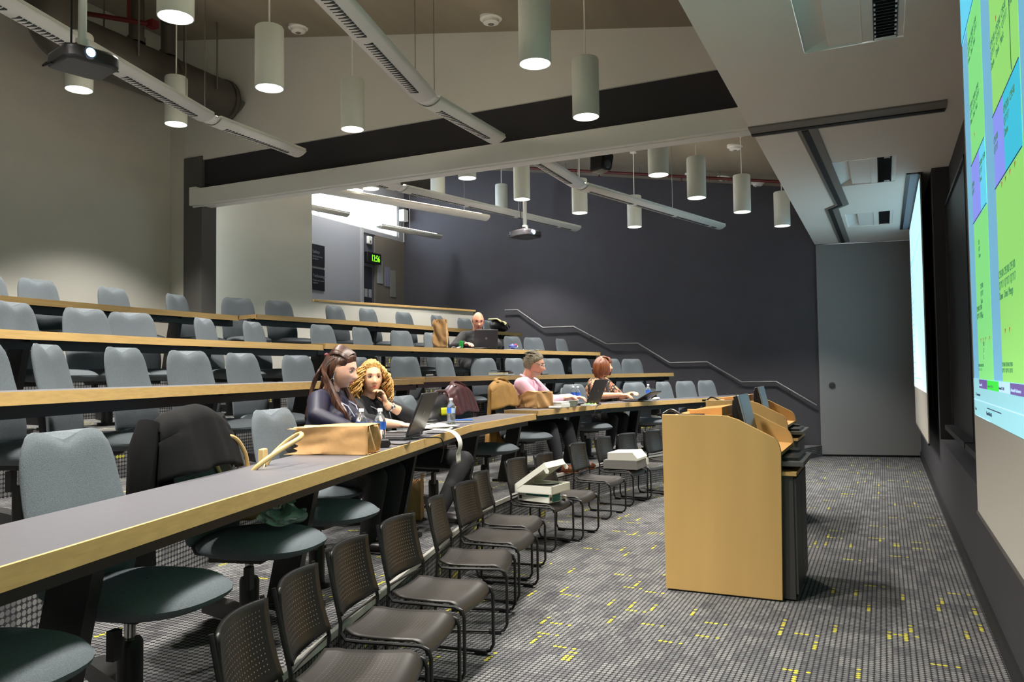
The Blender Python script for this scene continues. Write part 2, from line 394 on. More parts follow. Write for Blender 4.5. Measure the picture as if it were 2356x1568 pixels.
# ------------------------------------------------------------------ desks
# back-top centre x, y and angle turned from facing straight away from the desk, per row
def facing(row, y):
    P = ROW[row]
    for i in range(len(P)-1):
        if P[i][1] <= y <= P[i+1][1] or i == len(P)-2:
            d = (V(P[i+1])-V(P[i])).normalized(); return math.atan2(-d.x, d.y)      # forward = (dy,-dx)
CH = {
 '1N': [(-2.51, 1.28, 6), (-2.716, 1.993, 5), (-3.01, 2.79, 0), (-3.208, 3.60, 8), (-3.90, 4.37, 4), (-4.15, 5.14, -6), (-3.916, 6.066, 12), (-4.037, 7.253, 0)],
 '1F': [(-4.198, 8.625, 0), (-4.60, 9.36, 0), (-3.983, 10.508, 8), (-4.30, 11.14, 0), (-3.481, 11.871, 18), (-3.227, 12.559, 0), (-2.997, 13.184, 14), (-2.778, 13.778, 10)],
 '2N': [(-4.294, 2.529, 0), (-4.462, 3.086, -16), (-4.649, 3.711, 0), (-4.888, 4.506, 16), (-5.13, 5.311, 12), (-5.409, 6.356, 10), (-5.525, 7.523, 8)],
 '2F': [(-5.547, 8.599, 22), (-5.496, 9.453, 0), (-5.391, 10.467, 14), (-5.171, 11.068, 0), (-4.873, 11.881, 10), (-4.629, 12.544, 6), (-4.308, 13.30, 14), (-4.10, 13.90, 22)],
 '3N': [(-6.03, 3.16, -10), (-6.141, 3.93, -12), (-6.20, 4.60, 8), (-6.282, 5.104, 18), (-6.303, 6.024, -18), (-6.319, 6.707, -12)],
 '3F': [(-6.294, 7.839, 0), (-6.252, 8.591, -6), (-6.27, 9.57, 2), (-6.20, 10.36, 4), (-6.48, 11.84, -30), (-5.763, 12.25, 8), (-5.63, 12.90, 20), (-5.466, 13.771, -4)],
 '4N': [(-7.687, 4.60, 0), (-7.71, 5.142, 0), (-7.75, 6.042, -8), (-7.75, 6.941, -14)],
 '4F': [(-7.656, 7.832, 14), (-7.557, 8.48, 6), (-7.399, 9.52, -8), (-7.317, 10.228, -2), (-7.243, 11.144, 2), (-7.164, 12.105, -4), (-7.093, 12.987, 6), (-7.02, 13.873, 6)]}
def leg_spots(r):
    pl = ROW[r]; k = int(r[0]); S = []
    for x, y, tw in CH[r]:
        a = facing(r, y) + rad(-tw); c = V((x + math.cos(a)*.33, y + math.sin(a)*.33)); best = None; acc = 0
        for i in range(len(pl)-1):
            p, q = V(pl[i]), V(pl[i+1]); L = (q-p).length; u = max(0, min(1, (c-p).dot(q-p)/L/L)); d = (p+(q-p)*u-c).length
            if best is None or d < best[0]: best = (d, acc+u*L)
            acc += L
        S.append(best[1])
    S.sort(); tot = sum((V(pl[i+1])-V(pl[i])).length for i in range(len(pl)-1)); out = []
    for a, b in zip([-.5]+S, S+[tot+.5]):
        m_ = min(max((a+b)/2, .12), tot-.12)
        if min(abs(m_-q) for q in S) > .36: out.append(m_)
    out2 = []
    for m_ in out:
        if not out2 or m_-out2[-1] > .9: out2.append(m_)
    return out2
NAMES = {'1': 'front', '2': 'second', '3': 'third', '4': 'topmost'}
for r, pl in ROW.items():
    z = TOPZ[r]; k = int(r[0]); tz = .4*k; o0 = V((pl[0][0], pl[0][1]))
    L = [V(p)-o0 for p in pl]; blk = 'near' if r[1] == 'N' else 'far'
    t = thing('desk_row', '%s desk row of the %s, grey top with maple edge' % ({'1': 'front', '2': 'second', '3': 'third', '4': 'topmost'}[r[0]], 'block nearer the camera' if r[1] == 'N' else 'block beyond the ceiling track beam'), 'desk', (o0.x, o0.y, tz), 0, 'long curved desks')
    h = z - tz
    obj('desktop', MB().ribbon(offset(L, .012), offset(L, .46), h-.045, h), LAM, t, smooth=False)
    mb = MB().ribbon(L, offset(L, .0122), h-.062, h+.0005)
    for e, q in ((0, 1), (-1, -2)):
        a = L[e]; n = V((offset(L, .46)[e]-L[e])); d = (V(L[q])-a).normalized()*.012
        mb.prism([a, a+d, a+d+n, a+n], h-.05, h+.0004)
    obj('maple_edging', mb, MAPLE, t, smooth=False)
    obj('under_rail', MB().ribbon(offset(L, .10), offset(L, .18), h-.13, h-.0455), BLACKM, t, smooth=False)
    total = sum((L[i+1]-L[i]).length for i in range(len(L)-1))
    for s in leg_spots(r):
        p, d = along(L, s); n = V((-d.y, d.x)); mb = MB(); vs = []
        for zz, o_ in ((h-.046, .12), (.02, .26)):
            for aa in (o_, o_+.15):
                for ww in (-.03, .03): q = p + n*aa + d*ww; vs.append((q.x, q.y, zz))
        mb.add(vs, [(0, 1, 3, 2), (4, 6, 7, 5), (0, 4, 5, 1), (2, 3, 7, 6), (0, 2, 6, 4), (1, 5, 7, 3)])
        q = p + n*.27; mb.prism([q+n*-.16+d*-.04, q+n*-.16+d*.04, q+n*.2+d*.04, q+n*.2+d*-.04], .001, .03)
        mb.prism([p+n*.06+d*-.04, p+n*.06+d*.04, p+n*.42+d*.04, p+n*.42+d*-.04], h-.075, h-.0455)
        obj('leg', mb, BLACKM, t, smooth=False)
# ------------------------------------------------------------------ swivel task chairs
FAB = M('grey_woven_upholstery', (102, 109, 114), .95, noise=(260, .18), bump=(420, .5), spec=.2)
def se(a, e): return math.copysign(abs(a)**e, a)
def task_chair():
    t = thing('task_chair', '', 'chair')
    mb = MB()                                    # seat: soft rounded pad
    def seat(u, v):
        a = 2*math.pi*u; k = math.pi*(v-.5); c = math.cos(k)**.55 if v not in (0, 1) else .02
        x = se(math.cos(a), .78)*.285*c; y = se(math.sin(a), .78)*.264*c; z = math.sin(k)*.066
        if z > 0: z -= .030*max(0, x/.285)**3 + .012*(1-(abs(y)/.285)**2)*(1-(x/.285)**2)
        else: z *= .8
        return V((x+.07, y, .420+z))
    mb.grid(seat, 36, 14, wrap=True); mb.add([], []); obj('seat', mb, FAB, t)
    def back(u, v):                              # u round the closed section, v up
        a = 2*math.pi*u; c = math.cos(a); s = math.sin(a)
        yn = se(c, .82); th_ = se(s, .75)
        hw = .250 - .040*v**2 - .02*(1-v)**3
        e = 1.
        if v > .86: e = math.sqrt(max(0, 1-((v-.86)/.14)**2))
        if v < .08: e = math.sqrt(max(0, 1-((.08-v)/.08)**2))
        y = yn*(hw*(1 if e == 1 else .86 + .14*e))
        top = 1.005 - .036*math.exp(-(y/.065)**2) - 6.5*max(0, abs(y)-.125)**2
        z = .43 + (top-.43)*v
        thick = .034*(.25+.75*e)*(1-.35*abs(yn)**4)
        x = -.235 - .10*(v-.2) + .036*(y/.24)**2 + .022*math.exp(-((v-.3)/.25)**2) + th_*thick
        return V((x, y, z))
    mb = MB().grid(back, 40, 26, wrap=True); mb.f.append(tuple(range(40))[::-1]); mb.f.append(tuple(range(26*40, 27*40))); mb.mi += [0, 0]
    obj('backrest', mb, FAB, t)
    mb = MB().tube([(-.10, 0, .36), (-.26, 0, .37), (-.305, 0, .46), (-.325, 0, .62)], .028, 8, flat=.45); mb.box((-.02, 0, .355), (.26, .20, .03)); mb.box((.1, -.19, .30), (.03, .04, .10))
    obj('support_bracket', mb, BLACKP, t)
    obj('gas_lift', MB().lathe([(.02, .23), (.02, .35)], n=14), CHROME, t)
    obj('pedestal', MB().lathe([(.045, .02), (.045, .24), (.038, .255)], n=16), BLACKM, t)
    mb = MB().box((-.15, .08, .07), (.36, .075, .07), rz=-.5).lathe([(.075, 0), (.075, .02)], (0, 0, 0), 18)
    obj('swing_arm', mb, BLACKM, t)
    return t
CHAIR0 = task_chair(); used0 = [False]
# back-top centre x, y; tier; angle turned from facing straight away from the desk; per row
SPECIAL = {('1N', 1): 'grey swivel chair at the front desk, nearest the camera with its whole back showing',
 ('1N', 0): 'grey swivel chair at the front desk whose rounded seat fills the lower picture corner',
 ('1N', 2): 'grey swivel chair buried under the black coat at the front desk',
 ('1N', 3): 'grey swivel chair behind the flat paper bag, beside the brunette woman',
 ('1N', 4): 'grey swivel chair the brunette woman in navy sits on',
 ('1N', 5): 'grey swivel chair the curly blonde woman sits on',
 ('1N', 6): 'grey swivel chair just behind the big open laptop, its back empty',
 ('1N', 7): 'grey swivel chair under the maroon leather coat',
 ('1F', 0): 'grey swivel chair under the tan suede coat', ('1F', 1): 'grey swivel chair the man in the pink shirt sits on',
 ('1F', 2): 'empty grey swivel chair between the pink shirted man and the auburn woman', ('1F', 3): 'grey swivel chair the auburn haired woman sits on',
 ('3F', 4): 'grey swivel chair the bald man sits on', ('3F', 3): 'grey swivel chair hidden behind the upright paper bag'}
for row, lst in CH.items():
    k = int(row[0]); grp = '%s row swivel chairs, %s block' % (NAMES[row[0]], 'near' if row[1] == 'N' else 'far')
    for i, (x, y, tw) in enumerate(lst):
        a = facing(row, y) + rad(-tw); f = V((math.cos(a), math.sin(a)))
        pl_ = [V(q) for q in ROW[row]]; sh_ = 0           # keep the backrest clear of the desktop
        for ly, lx in ((-.235, -.185), (0, -.225), (.235, -.185)):
            w_ = V((x, y)) + f*(.29+lx) + V((-f.y, f.x))*ly; best = 9
            for j in range(len(pl_)-1):
                d_ = (pl_[j+1]-pl_[j]).normalized(); tt = (w_-pl_[j]).dot(d_); L_ = (pl_[j+1]-pl_[j]).length
                if -.3 < tt < L_+.3: best = min(best, (w_-pl_[j]).dot(V((-d_.y, d_.x))))
            if best < .470: sh_ = max(sh_, .470-best)
        x -= f.x*sh_; y -= f.y*sh_
        loc = (x + f.x*.29, y + f.y*.29, .4*k + (TOPZ[row]-.74-.4*k) + .001)
        lab = SPECIAL.get((row, i)) or 'empty grey swivel chair, %s of the %s desk row %s' % (nth(i), NAMES[row[0]], 'before the ceiling track beam' if row[1] == 'N' else 'beyond the ceiling track beam')
        c = CHAIR0 if not used0[0] else dup(CHAIR0)
        used0[0] = True; c.location = loc; c.rotation_euler = (0, 0, a); tag(c, lab, 'chair', grp)
        if (row, i) in (('1N', 4), ('1N', 5), ('1F', 1), ('1F', 3), ('3F', 4)): c.scale = (1, 1, .94)
# ------------------------------------------------------------------ black sled-base stacking chairs
SBACK = perforated('perforated_black_back', (26, 25, 24), (120, 112, 100), .019, .14, .36, (1, 2), (.17, .11, .65))  # light passing through the holes is painted in as paler dots
SSEAT = perforated('perforated_black_seat', (46, 43, 40), (100, 90, 78), .018, .12, .42, (0, 1), (.15, .17, 0))  # seat holes carry the same painted-in light
def sled_chair():
    t = thing('stacking_chair', '', 'chair')
    def seat(u, v):
        x = -.20 + .43*u; y = (v-.5)*2; w_ = .205 + .02*u
        z = .405 - .012*math.sin(math.pi*u)*(1-y*y*.4) + .012*y*y
        if u > .80: q = (u-.80)/.20; x = -.20+.43*.80 + .075*math.sin(q*1.45); z -= .075*(1-math.cos(q*1.45))
        if u < .2: z += .012*(1-u/.2)
        return V((x, y*w_*(1 if u > .12 else .82+.18*(u/.12)), z))
    obj('seat', MB().grid(seat, 26, 14), SSEAT, t, solid=.012)
    def back(u, v):
        y = (u-.5)*2; z = .50 + .285*v; x = -.235 - .055*v + .045*y*y - .012*(1-(2*v-1)**2)
        zz = z - (.018*(1-y*y) if v < .5 else -.006*(1-y*y))*abs(2*v-1)
        return V((x, y*(.222-.012*v), zz))
    obj('backrest', MB().grid(back, 16, 12), SBACK, t, solid=.014)
    for s in (-1, 1):
        y = s*.222
        P = [(-.265, y*.97, .79), (-.225, y, .60), (-.195, y, .47), (-.205, y, .30), (-.215, y, .06), (-.195, y, .022), (-.15, y, .016), (.17, y, .016), (.215, y, .024), (.235, y, .06), (.235, y, .34), (.222, y, .375), (.185, y, .392), (-.10, y, .392), (-.17, y, .396), (-.196, y, .43)]
        fr = obj('side_frame', MB().tube(P, .0095, 8), BLACKM, t)
        for xx in (-.16, .16): obj('glide', MB().box((xx, y, .013), (.075, .03, .024)), BLACKP, fr, bevel=.004)
    obj('back_brace', MB().tube([(-.20, -.222, .47), (-.21, -.1, .466), (-.212, 0, .465), (-.21, .1, .466), (-.20, .222, .47)], .007, 6), BLACKM, t)
    obj('seat_brace', MB().tube([(.08, -.222, .386), (.08, .222, .386)], .008, 6).tube([(-.12, -.222, .386), (-.12, .222, .386)], .008, 6), BLACKM, t)
    return t
SL = [(-2.03, 2.06, 22.), (-2.215, 2.56, 19.7), (-2.40, 3.15, 12.9), (-2.53, 3.77, 7.2), (-2.69, 4.46, 18.5), (-2.86, 5.17, 6.5), (-3.03, 5.73, 9.6), (-3.19, 6.77, 0), (-3.12, 7.28, 0),
      (-3.20, 8.45, -3.7), (-3.20, 9.36, -6.3), (-3.09, 9.98, -15), (-2.91, 10.59, -14.6)]
SLAB = ['black perforated stacking chair cut off by the bottom of the picture', 'black perforated stacking chair, second in line from the picture bottom', 'black perforated stacking chair, third in line from the picture bottom',
 'black perforated stacking chair, fourth in line from the picture bottom', 'black perforated stacking chair turned sideways, fifth in line', 'black perforated stacking chair, sixth in line, below the curly woman',
 'black stacking chair mostly hidden, seventh in line', 'black stacking chair carrying the open white box', 'black stacking chair just behind the one with the open white box',
 'black stacking chair in front of the brown leather shoes', 'black stacking chair carrying the closed white carton', 'black stacking chair behind the closed white carton', 'black stacking chair partly hidden by the maple lectern']
s0 = sled_chair()
for i, (x, y, a) in enumerate(SL):
    f = V((math.cos(rad(a)), math.sin(rad(a)))); c = s0 if i == 0 else dup(s0)
    c.location = (x+f.x*.28, y+f.y*.28, .001); c.rotation_euler = (0, 0, rad(a)); tag(c, SLAB[i], 'chair', 'black sled base chairs along the front')
# ------------------------------------------------------------------ pendant downlights
DISC = M('lit_lamp_diffuser', (244, 246, 234), .5, emit=6.5)
PEND = M('white_pendant_cylinder', (205, 212, 206), .55)
PL = [(-2.352, 5.48, 3.96), (-2.43, 6.84, 3.955), (-2.426, 9.43, 3.99), (-2.197, 10.535, 3.90), (-1.82, 11.909, 3.92), (-1.40, 13.189, 3.885),
      (-4.847, 5.329, 4.138), (-4.478, 3.977, 4.148), (-5.141, 6.933, 4.255), (-5.085, 9.439, 4.264), (-4.88, 10.795, 4.213), (-4.321, 11.795, 4.131), (-3.857, 13.281, 4.106),
      (-7.02, 5.08, 4.404), (-7.285, 6.482, 4.499), (-6.95, 9.42, 4.30), (-6.95, 9.82, 4.405), (-6.9, 11.73, 4.62), (-6.8, 14.05, 4.80),
      (-2.20, 4.05, 3.96), (-1.95, 2.6, 3.96), (-1.75, 1.3, 3.96), (-4.1, 2.6, 4.15), (-3.7, 1.2, 4.15), (-6.6, 3.6, 4.40), (-6.3, 2.1, 4.40)]
PT = ['white cylinder pendant, larger of the two hanging side by side before the soffit', 'white cylinder pendant whose lower end overlaps the dark band above the beam',
 'white cylinder pendant hanging half behind the track beam near the soffit', 'white cylinder pendant, second along the soffit edge beyond the beam', 'white cylinder pendant, third along the soffit edge beyond the beam', 'white cylinder pendant half tucked behind the far soffit edge',
 'white cylinder pendant hanging alone above the coat covered chairs, full body in view', 'white cylinder pendant cut off by the picture top above the hanging cables', 'white cylinder pendant blending into the white bulkhead, its disc against the dark band',
 'white cylinder pendant just showing its disc below the track beam', 'white cylinder pendant overlapped by the bent end of the linear light', 'white cylinder pendant hanging behind the joint of the perforated linear light', 'white cylinder pendant overlapped by the long perforated linear light',
 'white cylinder pendant partly hidden under the near projector', 'white cylinder pendant crossed by the linear light in front of the big duct', 'white pendant disc glowing beside the window strip under the beam', 'white pendant disc next to the first one over the window strip', 'white cylinder pendant crossing the duct end beyond the beam', 'white cylinder pendant behind the far linear light, over the topmost desks']
for i, (x, y, z) in enumerate(PL):
    lab = PT[i] if i < len(PT) else 'white cylinder pendant above the picture over the near seats'
    t = thing('pendant_light', lab, 'ceiling lamp', (x, y, z), 0, 'cylinder pendant downlights')
    ct = cz(x) - z
    obj('shade', MB().lathe([(.118, .05), (.118, .0), (.125, .0), (.125, .535), (.118, .548), (.02, .55)], n=32, caps=False), PEND, t)
    obj('diffuser', MB().lathe([(.0005, .018), (.118, .018)], n=28, caps=False), DISC, t, smooth=False)
    obj('stem', MB().lathe([(.008, .54), (.008, ct)], n=8), METALW, t)
    obj('canopy', MB().lathe([(.06, ct-.03), (.06, ct+.01)], n=16), METALW, t)
    ld = bpy.data.lights.new('downlight', 'SPOT'); ld.energy = LAMP_W; ld.color = LAMP_COL; ld.spot_size = rad(106); ld.spot_blend = .45; ld.shadow_soft_size = .09
    lo = bpy.data.objects.new('downlight', ld); COL.objects.link(lo); lo.parent = t; lo.location = (0, 0, -.02)
# ------------------------------------------------------------------ suspended linear lights
LINW = M('white_linear_fixture', (232, 231, 226), .5)
SLOT = M('dark_louvre_slot', (52, 58, 57), .6)
ADDED_GLOW = M('added_uplight_glow', (255, 240, 214), .5, emit=ADDED_UPLIGHT)  # added glow for ceiling and bulkhead, unseen from below
def linear(name, label, pts, z, wd=.24, slots=True, wires=(), gap=.07):
    o0 = V((pts[0][0], pts[0][1])); t = thing(name, label, 'linear light', (o0.x, o0.y, z), 0, 'suspended linear lights')
    P = [V(p)-o0 for p in pts]
    for i in range(len(P)-1):
        a, b = P[i], P[i+1]; d = (b-a).normalized(); n = V((-d.y, d.x)); L = (b-a).length
        if i > 0: a = a + d*gap
        if i < len(P)-2: b = b - d*gap
        L = (b-a).length; mb = MB()
        def sec(u, v):
            s = (u-.5)*2; p = a + d*(L*v) + n*(s*wd/2); return V((p.x, p.y, .0 + .055*(s*s)))
        mb.grid(sec, 10, 1); mb.ribbon([a-n*(wd/2-.012), b-n*(wd/2-.012)], [a+n*(wd/2-.012), b+n*(wd/2-.012)], .052, .085)
        bod = obj('housing', mb, LINW, t, solid=.006)
        if slots:
            ml = MB(); ms = .045; k = int((L-.3)/ms)
            for j in range(k):
                if j % 26 in (24, 25):
                    if ml.v: obj('louvre', ml, SLOT, bod, smooth=False); ml = MB()
                    continue
                q = a + d*(.15+j*ms)
                ml.prism([q-n*.040, q+d*.030-n*.040, q+d*.015+n*.034], -.0052, .003)
            if ml.v: obj('louvre', ml, SLOT, bod, smooth=False)
        if i < len(P)-2:
            c = P[i+1]; d2 = (P[i+2]-c).normalized(); A = [a+d*(L), c, c+d2*gap]
            def js(u, v):
                s = (u-.5)*2; i0 = 0 if v < .5 else 1; q = A[i0] + (A[i0+1]-A[i0])*((v-.5*i0)*2); nn = n if v < .5 else V((-d2.y, d2.x))
                p = q + nn*(s*wd*.46); return V((p.x, p.y, .012+.05*s*s))
            obj('joint_cover', MB().grid(js, 8, 2), LINW, t, solid=.006)
    for i in range(len(P)-1):
        a, b = P[i], P[i+1]; d = (b-a).normalized(); a = a+d*.1; b = b-d*.1
        obj('added_uplight', MB().tube([(a.x, a.y, .10), (b.x, b.y, .10)], .016, 8), ADDED_GLOW, t)
    for wx_, wy_ in wires:
        q = V((wx_, wy_))-o0; obj('hanger_wire', MB().tube([(q.x, q.y, .06), (q.x, q.y, cz(wx_)-z)], .004, 5), GREYM, t)
    return t
linear('linear_light', 'white perforated linear light crossing from the picture top to the dark band', [(-2.55, 1.2), (-3.71, 6.1), (-3.69, 7.50)], 4.05, .25, wires=((-3.66, 5.85), (-3.705, 6.25)))
linear('linear_light', 'white perforated linear light running behind the near projector', [(-4.9, 1.1), (-6.18, 5.9), (-6.20, 7.3)], 4.18, .25, wires=((-6.05, 5.5), (-6.17, 5.85), (-4.95, 1.3)))
linear('linear_light', 'white perforated linear light bent in front of the charcoal wall, nearest the soffit', [(-3.55, 8.15), (-3.57, 9.72), (-2.47, 13.66)], 4.0, .24, wires=((-3.57, 9.7), (-2.9, 12.1)))
linear('linear_light', 'white perforated linear light below the far duct, above the small projector', [(-6.1, 8.15), (-5.95, 9.05), (-4.89, 13.14)], 4.1, .24, wires=((-5.95, 9.0), (-5.3, 11.6)))
linear('linear_light', 'plain grey linear light passing in front of the window strip', [(-7.36, 8.4), (-6.04, 11.87)], 4.18, .22, slots=False, wires=((-7.0, 9.3), (-6.2, 11.4)))
linear('linear_light', 'short linear light silhouetted against the window strip beside the rear wall', [(-9.6, 10.9), (-9.3, 12.35)], 4.64, .2, slots=False, wires=((-9.4, 11.9),))
linear('linear_light', 'short linear light silhouetted at the window corner near the box speaker', [(-9.25, 13.35), (-8.85, 15.1)], 4.58, .2, slots=False, wires=((-9.05, 14.2),))
# ------------------------------------------------------------------ ducts and pipes
DUCT = M('dull_spiral_duct', (92, 88, 82), .45, .5, noise=(3, .12))
def duct(label, x, y0, y1, z, r):
    t = thing('spiral_duct', label, 'duct', (x, y0, z)); L = y1-y0; pts = []; rs = []
    n = int(L/.12)
    mb = MB().tube([(0, L*i/n, 0) for i in range(n+1)], [r*(1.012 if i % 2 else 1) for i in range(n+1)], 28); obj('pipe', mb, DUCT, t)
    mb = MB()
    for q in (L-.05, L*.55): mb.tube([(0, q-.03, 0), (0, q-.03, 0), (0, q+.03, 0), (0, q+.03, 0)], [r, r*1.05, r*1.05, r], 28)
    obj('flange', mb, DUCT, t)
    for q in (L*.25, L*.8):
        for k in (-1, 1): obj('hanger_rod', MB().tube([(k*r*1.05, q, 0), (k*r*1.05, q, cz(x+k*r)-z)], .01, 6), GREYM, t)
    return t
t = duct('big dull spiral duct ending in a round cap above the back seats', -7.78, 5.62, 7.72, 5.21, .275)
obj('elbow', MB().tube(spl([(.0, .02, 0), (0, -.08, 0), (0, -.20, .05), (0, -.27, .16), (0, -.29, .30), (0, -.29, .86)]), .278, 26), DUCT, t)
obj('end_rim', MB().tube([(.275*math.cos(k*math.pi/16), 2.08, .275*math.sin(k*math.pi/16)) for k in range(32)], .016, 6, closed=True), BLACKM, t)
duct('dark spiral duct high beyond the ceiling track beam', -8.15, 8.35, 13.2, 5.35, .27)
for i, (x, y) in enumerate(((-7.78, 6.35), (-7.78, 6.80))):
    t = thing('vent_pipe', ('dark vertical vent pipe over the duct, first from the hanging projector', 'dark vertical vent pipe over the duct, next to the bulkhead')[i], 'pipe', (x, y, 5.50)); obj('pipe', MB().lathe([(.085, 0), (.085, .60)], n=18), DUCT, t); obj('collar', MB().lathe([(.10, .0), (.10, .06)], n=18), DUCT, t)
for i, (x, y) in enumerate(((-8.0, 12.6), (-8.0, 13.3))):
    t = thing('vent_pipe', ('pale vertical vent pipe beyond the beam above the window strip', 'pale vertical vent pipe beyond the beam, beside the charcoal wall')[i], 'pipe', (x, y, 5.64)); obj('pipe', MB().lathe([(.09, 0), (.09, .50)], n=18), GREYM, t); obj('collar', MB().lathe([(.105, .0), (.105, .06)], n=18), GREYM, t)
FLEX = M('dark_flexible_duct', (58, 56, 54), .6)
t = thing('flexible_duct', 'dark curved flexible duct in the upper corner behind the projector pole', 'duct', (-7.8, 4.3, 5.5))
obj('hose', MB().tube([(-.5, .2, -.12), (-.3, .15, .0), (-.05, .1, .22), (.1, .15, .34), (.15, .45, .38), (.12, .8, .40)], [.13, .14, .13, .14, .13, .12], 16), FLEX, t)
RED = M('red_sprinkler_paint', (84, 15, 17), .5)
t = thing('sprinkler_pipe', 'red sprinkler pipe under the ceiling beyond the track beam', 'pipe', (-6.6, 14.5, 0))
obj('pipe', MB().tube([(x+6.6, 0, cz(x)-.14) for x in (-6.6, -5, -3.5, -2, -1.2)], .028, 8), RED, t)
for x in (-5.6, -4.1, -2.6): obj('hanger_rod', MB().tube([(x+6.6, 0, cz(x)-.14), (x+6.6, 0, cz(x)+.02)], .01, 6), GREYM, t)
for x in (-4.9, -3.3): obj('sprinkler_head', MB().tube([(x+6.6, 0, cz(x)-.14), (x+6.6, 0, cz(x)-.24)], .014, 6).lathe([(.03, 0), (.03, .008)], (x+6.6, 0, cz(x)-.245), 10), RED, t)
t = thing('sprinkler_pipe', 'short red sprinkler branch in the ceiling corner behind the projector pole', 'pipe', (-7.9, 5.9, 5.60)); obj('pipe', MB().tube([(-.6, -.5, .1), (-.1, 0, .1), (.5, .35, .0)], .028, 8).tube([(.3, .2, .04), (.3, .2, .40)], .02, 6), RED, t); obj('fitting', MB().box((.5, .35, 0), (.10, .09, .08)), RED, t)
for i, (x, y) in enumerate(((-3.71, 7.46), (-6.39, 7.53), (-2.02, 12.62), (-3.2, 14.9), (-2.62, 15.0), (-2.05, 15.35))):
    lab = ['round white detector on the concrete ceiling above the middle of the bulkhead', 'round white detector on the concrete ceiling near the tall linear light', 'round white ceiling disc nearest the soffit beyond the beam', 'small flat ceiling disc beyond the red pipe, leftmost of three', 'small flat ceiling disc beyond the red pipe, middle of three', 'small flat ceiling disc beyond the red pipe, closest to the soffit', 'round white detector on the ceiling above the near seats'][i]
    t = thing('smoke_detector', lab, 'detector', (x, y, cz(x)), 0); obj('housing', MB().lathe([(.05, -.075), (.085, -.06), (.09, -.03), (.12, -.02), (.12, .015)], n=20), METALW, t); obj('sensor', MB().lathe([(.02, -.085), (.035, -.075)], n=10), GREYM, t)
# black ceiling speaker and wall box speaker
t = thing('ceiling_speaker', 'black bracketed loudspeaker hanging just under the beam, in front of the red pipe', 'speaker', (-3.3, 9.85, 4.39), rad(-20))
obj('cabinet', MB().prism([(-.12, -.17), (.10, -.14), (.14, .05), (.05, .19), (-.10, .17)], -.11, .11, axis=1), M('speaker_black', (7, 7, 8), .7, spec=.2), t, bevel=.03); obj('grille', MB().ell((.105, 0, -.03), (.02, .09, .10)), BLACKM, t); obj('bracket', MB().tube([(0, 0, .15), (0, 0, cz(-3.3)-4.39)], .02, 8), BLACKM, t)
t = thing('wall_speaker', 'small pale box speaker in the corner beside the window strip', 'speaker', (-10.0, 15.42, 5.14)); obj('cabinet', MB().span((-.07, -.08, 0), (.07, .1, .27)), METALW, t, bevel=.008); obj('bracket', MB().span((-.02, .09, .1), (.02, .19, .36)), BLACKM, t); obj('conduit', MB().tube([(-.09, .15, -.0), (-.09, .15, -.45)], .012, 6), METALW, t)
# ------------------------------------------------------------------ projectors
PJ = M('dark_projector_shell', (38, 36, 38), .35)
def projector(label, loc, rz, s=1.):
    t = thing('projector', label, 'projector', loc, rz)
    prof = [(-.20, -.17), (.14, -.17), (.185, -.12), (.19, .12), (.14, .19), (-.20, .19), (-.22, .1), (-.22, -.1)]
    obj('housing', MB().prism([(x*s, y*1.15*s) for x, y in prof], -.06*s, .06*s), PJ, t, bevel=.028*s, seg=4)
    obj('lens', MB().tube([(.165*s, -.03*s, .005*s), (.195*s, -.03*s, .005*s), (.205*s, -.03*s, .005*s)], [.05*s, .05*s, .044*s], 18), M('lens_ring', (120, 130, 150), .15, .8), t)
    obj('lens_glow', MB().ell((.205*s, -.03*s, .005*s), (.012*s, .034*s, .034*s)), M('lit_lens', (150, 230, 255), .2, emit=14.), t)
    obj('mount_plate', MB().box((-.02, 0, .075*s), (.18*s, .20*s, .02)).tube([(-.09*s, -.08*s, .06*s), (-.09*s, -.08*s, .1*s), (.06*s, -.08*s, .1*s), (.06*s, -.08*s, .06*s)], .008, 6), BLACKM, t)
    obj('pole', MB().lathe([(.032*s, .08*s), (.032*s, cz(loc[0])-loc[2])], (-.02, 0, 0), 14).lathe([(.05*s, .08), (.05*s, .14)], (-.02, 0, 0), 14), METALW, t)
    obj('cable', MB().tube([(-.19*s, -.14*s, .02), (-.23*s, -.20*s, -.02), (-.17*s, -.23*s, -.06*s), (-.08*s, -.20*s, -.05*s)], .008, 6).tube([(-.06, -.05, .08), (-.06, -.05, cz(loc[0])-loc[2])], .007, 6), BLACKM, t)
    return t
projector('dark projector hanging from a white pole in the upper corner, lens lit', (-4.52, 3.30, 3.60), rad(-14), .80)
projector('small dark projector hanging before the charcoal wall, lens lit', (-5.0, 11.2, 3.76), rad(-20), .95)
